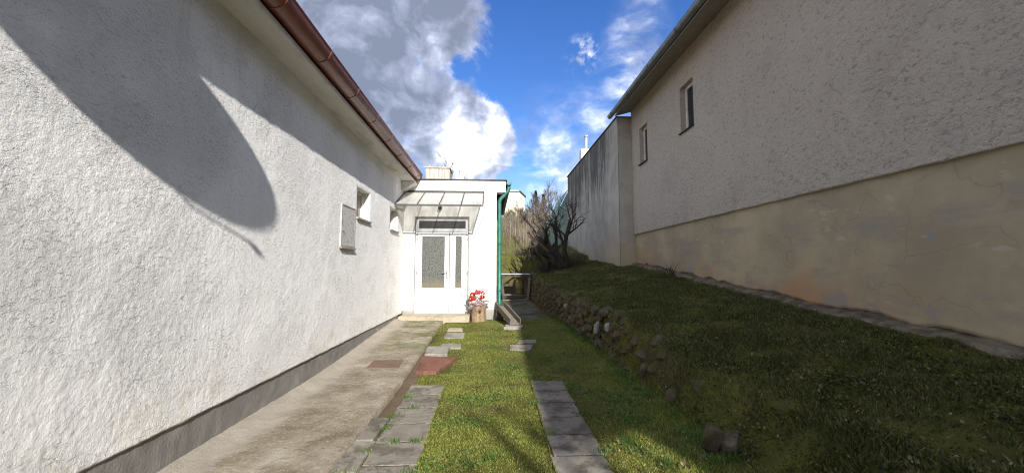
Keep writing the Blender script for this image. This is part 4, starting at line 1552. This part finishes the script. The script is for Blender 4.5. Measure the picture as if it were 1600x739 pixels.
bare_tree('bare_tree', (-3.2, 24, 3.0), [((0, 0, 0), (.05, 0, 1), 3.2, .07), ((.2, .1, 0), (.3, .1, 1), 2.8, .05), ((-.2, 0, 0), (-.25, 0, 1), 2.6, .05)], 3,
          M['brown_twig'], M['brown_twig'], 'bare twiggy tree top showing above the streaked roof box', gp, 77, 5, bend=.14, up=.14, kids=(4, 6), ratio=.55, minr=.008)


def spruce(x, y, h_, lb, seed):
    rng = np.random.RandomState(seed)
    z0 = float(Hz(x, y)) - .1
    t = thing('spruce_tree', (x, y, z0), lb, 'tree', 'spruces on the hillside')
    MB().tube([(x, y, z0), (x, y, z0 + h_ * .98)], [.10, .015], 7).build('trunk', M['bark'], t)
    n = 2600
    s = rng.rand(n) ** .8
    zz = z0 + .25 + (h_ - .25) * s
    rm = (1 - s) * h_ * .24 * (.75 + .4 * np.abs(np.sin(s * 34))) + .04
    a = rng.rand(n) * 2 * np.pi
    rr_ = rm * np.sqrt(rng.rand(n))
    c = np.c_[x + rr_ * np.cos(a), y + rr_ * np.sin(a), zz - rr_ * .25]
    dv = np.c_[np.cos(a), np.sin(a), -.35 + .5 * rng.rand(n)] * .16
    sv = np.c_[-np.sin(a), np.cos(a), rng.randn(n) * .3] * .045
    V = np.empty((n * 3, 3))
    V[0::3], V[1::3], V[2::3] = c - sv, c + sv, c + dv
    mesh_np('crown', V, np.arange(n * 3).reshape(-1, 3), M['spruce'], t)


spruce(5.62, 50, 4.1, 'taller green spruce right of the cream house on the hill', 3)
spruce(6.75, 51, 3.7, 'second green spruce, partly behind bare branches right of the first', 4)

# stakes in the vegetable garden
STK = ['nearest the downpipe', 'second nearest the downpipe', 'short and nearest the bench', 'tall, in front of the gnarled trees', 'left one of the middle row', 'centre one of the middle row', 'right one of the middle row',
       'left one of the far row', 'centre one of the far row', 'right one of the far row']
gs = 'thin stakes on the sunny slope'
for k, (x, y, h_) in enumerate(((.95, 20.8, 1.3), (1.28, 21.6, 1.5), (1.62, 20.4, 1.4), (1.95, 22.2, 1.6), (1.15, 24.5, 1.5), (1.75, 25.0, 1.6), (2.25, 24.2, 1.5), (1.45, 28.0, 1.7), (2.1, 28.5, 1.7), (2.7, 27.8, 1.6))):
    z = float(Hz(x, y))
    tag(MB().tube([(x, y, z - .1), (x + random.uniform(-.05, .05), y, z + h_)], [.022, .016], 6).build('garden_stake', M['pale_twig'], None),
        'thin pale stake on the sunny slope, ' + STK[k], 'stake', gs)

# dry scrub
rng = np.random.RandomState(9)
V, F = [], []


def scrub(n, xr, yr, hr, wd):
    x = rng.uniform(*xr, n)
    y = rng.uniform(*yr, n)
    z = Hz(x, y)
    h_ = rng.uniform(*hr, n)
    lx, ly = rng.randn(n) * .3 * h_, rng.randn(n) * .3 * h_
    a = rng.rand(n) * 6.28
    b = len(V) * 3
    P_ = np.empty((n * 4, 3))
    for i in range(3):
        P_[i::4] = np.c_[x + wd * np.cos(a + i * 2.09), y + wd * np.sin(a + i * 2.09), z - .03]
    P_[3::4] = np.c_[x + lx, y + ly, z + h_]
    return P_


def tet_faces(n, off):
    k = np.arange(n)[:, None] * 4 + off
    return np.concatenate([k + np.array([[0, 1, 3]]), k + np.array([[1, 2, 3]]), k + np.array([[2, 0, 3]])])


parts = [scrub(2600, (.5, 5.0), (29, 35), (.6, 1.9), .013), scrub(1600, (1.6, 4.2), (22.5, 28), (.4, 1.5), .010), scrub(1800, (1.0, 9), (42, 50), (.6, 1.8), .02)]
off, Fs = 0, []
for q in parts:
    Fs.append(tet_faces(len(q) // 4, off))
    off += len(q)
tag(mesh_np('dry_scrub', np.concatenate(parts), np.concatenate(Fs), M['pale_twig'], kind='stuff'), 'tangle of dry brown scrub on the hillside', 'scrub')
parts = [scrub(700, (1.1, 3.2), (16.7, 19.0), (.1, .45), .006), scrub(700, (1.9, 3.6), (14.6, 16.8), (.1, .55), .006)]
off, Fs = 0, []
for q in parts:
    Fs.append(tet_faces(len(q) // 4, off))
    off += len(q)
tag(mesh_np('brushwood', np.concatenate(parts), np.concatenate(Fs), M['bark'], kind='stuff'), 'dark dead brushwood on the shaded terrace edge', 'brushwood')
rng2 = random.Random(3)
mb = MB()
for k in range(26):
    b0 = Vector((4.52 + rng2.uniform(-.1, .1), 9.9 + rng2.uniform(-.22, .22), float(Hz(4.5, 9.9)) + .02))
    dv = Vector((rng2.gauss(-.1, .35), rng2.gauss(0, .4), 1)).normalized() * rng2.uniform(.15, .38)
    mb.tube([b0, b0 + dv * .5 + Vector((rng2.gauss(0, .03), rng2.gauss(0, .03), 0)), b0 + dv], [.006, .004, .002], 4, cap=False)
sh = thing('dry_shrub', (4.52, 9.9, float(Hz(4.5, 9.9))), 'small dry twiggy shrub at the foot of the tan wall', 'shrub')
mb.build('twigs', M['bark'], sh)

# cream house on the hill
hz_ = 8.3
ch_ = thing('hill_house', (2.8, 62, hz_), 'cream house with pitched roof on the hill above the garden', 'house')
MB().prism([(-2.5, hz_), (5.05, hz_), (5.05, 12.5), (4.25, 13.25), (-2.5, 13.25)], 1, 60, 68).build('wall', M['cream_wall'], ch_)
MB().prism([(4.2, 13.36), (5.2, 12.42), (5.25, 12.5), (4.2, 13.48)], 1, 59.7, 68.3).build('roof', M['dark_roof'], ch_)
MB().box(-2.6, 4.19, 59.7, 68.3, 13.26, 13.40).build('roof_edge', M['cream_wall'], ch_)
wd_ = MB().box(4.15, 4.75, 59.93, 59.99, 9.6, 10.4).build('window', M['white_window'], ch_)
MB().box(4.2, 4.7, 59.90, 59.925, 9.65, 10.35).build('pane', M['dark_glass'], wd_)

# pale green shed beyond the side building
gsd = thing('green_shed', (4.2, 23, 2.2), 'pale green boarded shed behind the gnarled tree beside the side building', 'shed')
sz0 = 2.1
prof = [(3.35, 3.9), (4.35, 5.85)]
for k in range(8):
    xa, xb = 3.35 + k * .16, 3.35 + (k + 1) * .16 - .008
    zz = lambda x: min(5.85, 3.95 + (x - 3.35) * 1.9)
    MB().prism([(xa, sz0), (xb, sz0), (xb, zz(xb)), (xa, zz(xa))], 1, 22.2, 22.23).build('board', M['green_sheet'], gsd)
MB().box(3.36, 3.40, 22.24, 25, sz0, 3.9).build('side_panel', M['green_sheet'], gsd)
MB().prism([(3.30, 3.94), (4.35, 5.93), (4.35, 5.96), (3.28, 3.97)], 1, 22.15, 25.1).build('roof', M['green_sheet'], gsd)

# ================================================================== unseen neighbours behind the camera that shade the lawn
bare_tree('garden_tree', (5.0, -9.8, .3), [((0, 0, 0), (-.02, .02, 1), 6.6, .13), ((.05, 0, 3.0), (.12, .1, 1), 3.2, .07), ((-.05, 0, 2.8), (-.14, .1, 1), 3.4, .07)], 3, M['bark'], M['bark'],
          'bare garden tree behind the viewpoint, known by its dappled shade on the lawn', seed=5, bend=.06, up=.10, kids=(6, 8), ratio=.27, minr=.012)

# photographer, seen only as a shadow on the slabs at the lower edge
pr = thing('person', (.12, -.40, 0), 'person in dark clothes taking the picture, visible only as a shadow on the slabs', 'person')
J = {'pelvis': (.12, -.42, .95), 'chest': (.12, -.42, 1.28), 'neck': (.12, -.41, 1.50), 'head': (.12, -.40, 1.60), 'crown': (.12, -.40, 1.76),
     'ls': (-.06, -.42, 1.43), 'le': (-.16, -.30, 1.20), 'lw': (-.07, -.13, 1.36), 'lh': (-.03, -.10, 1.41),
     'rs': (.30, -.42, 1.43), 're': (.40, -.30, 1.20), 'rw': (.28, -.13, 1.36), 'rhd': (.24, -.10, 1.41),
     'lp': (.03, -.42, .92), 'lk': (.01, -.40, .50), 'la': (.0, -.44, .10), 'lt': (-.01, -.28, .04),
     'rp': (.21, -.42, .92), 'rk': (.23, -.40, .50), 'ra': (.24, -.44, .10), 'rt': (.25, -.28, .04)}
rad = dict(pelvis=.15, chest=.16, neck=.06, head=.10, crown=.075, ls=.07, le=.045, lw=.032, lh=.04, rs=.07, re=.045, rw=.032, rhd=.04, lp=.09, lk=.06, la=.045, lt=.04, rp=.09, rk=.06, ra=.045, rt=.04)
ed = [('pelvis', 'chest'), ('chest', 'neck'), ('neck', 'head'), ('head', 'crown'), ('chest', 'ls'), ('ls', 'le'), ('le', 'lw'), ('lw', 'lh'), ('chest', 'rs'), ('rs', 're'), ('re', 'rw'), ('rw', 'rhd'),
      ('pelvis', 'lp'), ('lp', 'lk'), ('lk', 'la'), ('la', 'lt'), ('pelvis', 'rp'), ('rp', 'rk'), ('rk', 'ra'), ('ra', 'rt')]
nm = list(J)
me = bpy.data.meshes.new('body')
pl_ = Vector(WL[pr.name])
me.from_pydata([Vector(J[k]) - pl_ for k in nm], [(nm.index(a), nm.index(b)) for a, b in ed], [])
body = bpy.data.objects.new('body', me)
body.parent = pr
col.objects.link(body)
sk = body.modifiers.new('skin', 'SKIN')
for i, k in enumerate(nm):
    me.skin_vertices[0].data[i].radius = (rad[k], rad[k])
me.skin_vertices[0].data[0].use_root = True
ss = body.modifiers.new('sub', 'SUBSURF')
ss.levels = ss.render_levels = 2
me.materials.append(M['clothes'])


# ================================================================== GRASS
def blades(name, x, y, h, wd, mat, lean=.6, label=None, cat='grass', zoff=-.004):
    n = len(x)
    z = Hz(x, y) + zoff
    s_ = (y - 2.9) / 2.3
    on = ((np.abs(x - (.665 + .047 * s_)) < .205) & (y < 5.22)) | ((np.abs(x - (-.735 - .047 * s_)) < .205) & (y < 5.1))
    z = np.where(on, np.maximum(z, .012), z)
    a = rng.rand(n) * 6.2832
    la = rng.rand(n) * 6.2832
    ln = rng.rand(n) * lean * h
    V = np.empty((n * 3, 3))
    V[0::3] = np.c_[x - wd / 2 * np.cos(a), y - wd / 2 * np.sin(a), z]
    V[1::3] = np.c_[x + wd / 2 * np.cos(a), y + wd / 2 * np.sin(a), z]
    V[2::3] = np.c_[x + ln * np.cos(la), y + ln * np.sin(la), z + h]
    o = mesh_np(name, V, np.arange(n * 3).reshape(-1, 3), mat, kind='stuff', origin=(0, 0, 0))
    if label:
        tag(o, label, cat)
    return o


def sample(n, xr, yr, dens):
    x = rng.uniform(*xr, n)
    y = rng.uniform(*yr, n)
    k = rng.rand(n) < dens(x, y)
    return x[k], y[k]


def free_lawn(x, y):
    """1 where grass may grow on the lawn"""
    m = np.ones_like(x)
    s = (y - 2.9) / 2.3
    e = .012 * fbm(y * 9, y * 0, 3, 3)
    rx = .712 * s + .665 * (1 - s)
    lx = -.782 * s + -.735 * (1 - s)
    m[(np.abs(x - rx) < .192 + 2.2 * e) & (y < 5.20)] = 0
    m[(np.abs(x - lx) < .192 + 2.2 * e) & (y < 5.08)] = 0
    strip = (x < -.95) & (y < 6.8)
    m[strip] = 0
    m[(x < -1.14 + .05 * e) & (y < 7.6)] = 0
    m[(y > 9.55 + .2 * fbm(x * 2, x * 0, 8, 3)) & (x < -.45)] = 0
    m[(y > 10.1) & (x < .1)] = 0
    m[(x < -1.95)] = 0
    for (x0, x1, y0, y1) in ((-1.05, -.56, 5.6, 6.45), (-1.07, -.69, 6.44, 6.96), (-.89, -.53, 7.0, 7.36), (-.91, -.53, 7.8, 8.3), (-.92, -.6, 8.49, 8.8), (.33, .70, 6.86, 7.2), (.5, .82, 7.35, 7.6), (.28, .67, 8.6, 9.0)):
        m[(x > x0 + .01) & (x < x1 - .01) & (y > y0 + .01) & (y < y1 - .01)] = 0
    thin = np.clip(1.0 - .9 * sst(-.7, -1.5, x) * (y > 6.5), .12, 1)
    return m * thin


def near(y, a, b):
    return np.interp(y, [2.2, 4, 7, 12, 18], [1.0, .8, .5, .3, .2])


patch = lambda x, y, s, sd_: np.clip(.62 + 1.0 * fbm(x * s, y * s, sd_, 3), .08, 1)
x, y = sample(800000, (-2.0, 2.1), (2.1, 10.3), lambda x, y: free_lawn(x, y) * near(y, 0, 0) * patch(x, y, 1.3, 120) * (x < Xw(y) + .1))
hh = rng.uniform(.006, .021, len(x)) * (1 + .5 * fbm(x * 1.1, y * 1.1, 121, 3)) * (1 + .9 * sst(1.2, 1.8, x))
blades('lawn_grass', x, y, hh, rng.uniform(.005, .010, len(x)), M['grass'], 1.3, 'short mossy lawn grass between the slab tracks')
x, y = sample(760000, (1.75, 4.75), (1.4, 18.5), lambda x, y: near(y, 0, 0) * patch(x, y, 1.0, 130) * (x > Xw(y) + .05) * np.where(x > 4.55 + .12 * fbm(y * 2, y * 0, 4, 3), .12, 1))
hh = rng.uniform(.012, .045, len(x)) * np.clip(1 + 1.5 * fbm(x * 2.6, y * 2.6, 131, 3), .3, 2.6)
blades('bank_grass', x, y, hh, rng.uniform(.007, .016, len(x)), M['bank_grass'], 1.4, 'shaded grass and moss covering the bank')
# taller tufts along the foot of the stone wall and in the joints
tx, ty = [], []
for k in range(150):
    q = rng.uniform(3.0, 10.8)
    c = (float(Xw(q)) - .06 + rng.randn() * .07, q)
    m_ = rng.randint(14, 34)
    tx.append(c[0] + rng.randn(m_) * .035)
    ty.append(c[1] + rng.randn(m_) * .035)
for (x0, y0, m_) in ((-.975, 4.05, 60), (-.985, 3.30, 70), (-1.0, 2.98, 80), (-.80, 4.28, 50), (-.93, 4.62, 70), (-.80, 3.46, 35), (-.96, 3.75, 40), (.47, 4.38, 30), (.52, 3.55, 25), (.87, 3.2, 30), (.9, 4.0, 30), (-.62, 3.45, 40), (-.6, 2.95, 30), (-1.13, 3.0, 20), (-1.12, 2.5, 20), (.0, 3.15, 40), (-.15, 3.05, 30), (1.15, 3.4, 60), (1.3, 3.0, 60)):
    tx.append(x0 + rng.randn(m_) * .035)
    ty.append(y0 + rng.randn(m_) * .03)
x, y = np.concatenate(tx), np.concatenate(ty)
blades('grass_tufts', x, y, rng.uniform(.025, .075, len(x)), rng.uniform(.005, .010, len(x)), M['weed'], 1.2, 'fresh green tufts along the stone wall and in the slab joints', zoff=.012)


# broad-leaved weeds: small rosettes lying on the turf
def leaves(name, x, y, size, mat, label, up=.012):
    n = len(x)
    z = Hz(x, y) + up * (.4 + rng.rand(n))
    a = rng.rand(n) * 6.2832
    tx_, ty_ = rng.randn(n) * .45, rng.randn(n) * .45
    V = np.empty((n * 5, 3))
    for i in range(5):
        an = a + i * 1.2566
        rr_ = size * (1.0 if i % 2 else .72)
        dx, dy = rr_ * np.cos(an), rr_ * np.sin(an)
        V[i::5] = np.c_[x + dx, y + dy, z + dx * tx_ + dy * ty_]
    tag(mesh_np(name, V, np.arange(n * 5).reshape(-1, 5), mat, kind='stuff', origin=(0, 0, 0)), label, 'weeds')


x, y = sample(60000, (-.6, 2.0), (2.2, 9), lambda x, y: free_lawn(x, y) * near(y, 0, 0) * np.clip(fbm(x * 1.6, y * 1.6, 140, 3) * 2.2 - .05 + .35 * sst(.8, 1.5, x), 0, 1))
leaves('clover', x, y, rng.uniform(.006, .014, len(x)), M['weed'], 'small clover and daisy leaves scattered over the lawn')
x, y = sample(70000, (1.9, 4.4), (1.4, 11), lambda x, y: near(y, 0, 0) * np.clip(fbm(x * 1.5, y * 1.5, 150, 3) * 2.2 + .15, 0, 1))
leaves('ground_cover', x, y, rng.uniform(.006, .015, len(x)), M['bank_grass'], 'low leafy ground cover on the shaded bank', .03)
x, y = sample(5200, (.9, 4.6), (1.6, 12), lambda x, y: near(y, 0, 0) * np.clip(.45 + fbm(x * 1.2, y * 1.2, 170, 3), 0, 1))
leaves('dead_leaves', x, y, rng.uniform(.007, .016, len(x)), M['dead_leaf'], 'brown dead leaves scattered over the bank', .035)
x, y = sample(2600, (-.6, 1.9), (2.2, 9), lambda x, y: free_lawn(x, y) * near(y, 0, 0))
leaves('straw_bits', x, y, rng.uniform(.003, .006, len(x)), M['dead_leaf'], 'pale straw bits and dead leaves scattered over the lawn', .02)
x, y = sample(30000, (.2, 5), (17.8, 34), lambda x, y: patch(x, y, .5, 160))
blades('slope_grass', x, y, rng.uniform(.06, .22, len(x)), rng.uniform(.015, .03, len(x)), M['dry_grass'], 1.2, 'yellowish grass on the sunny slope behind')
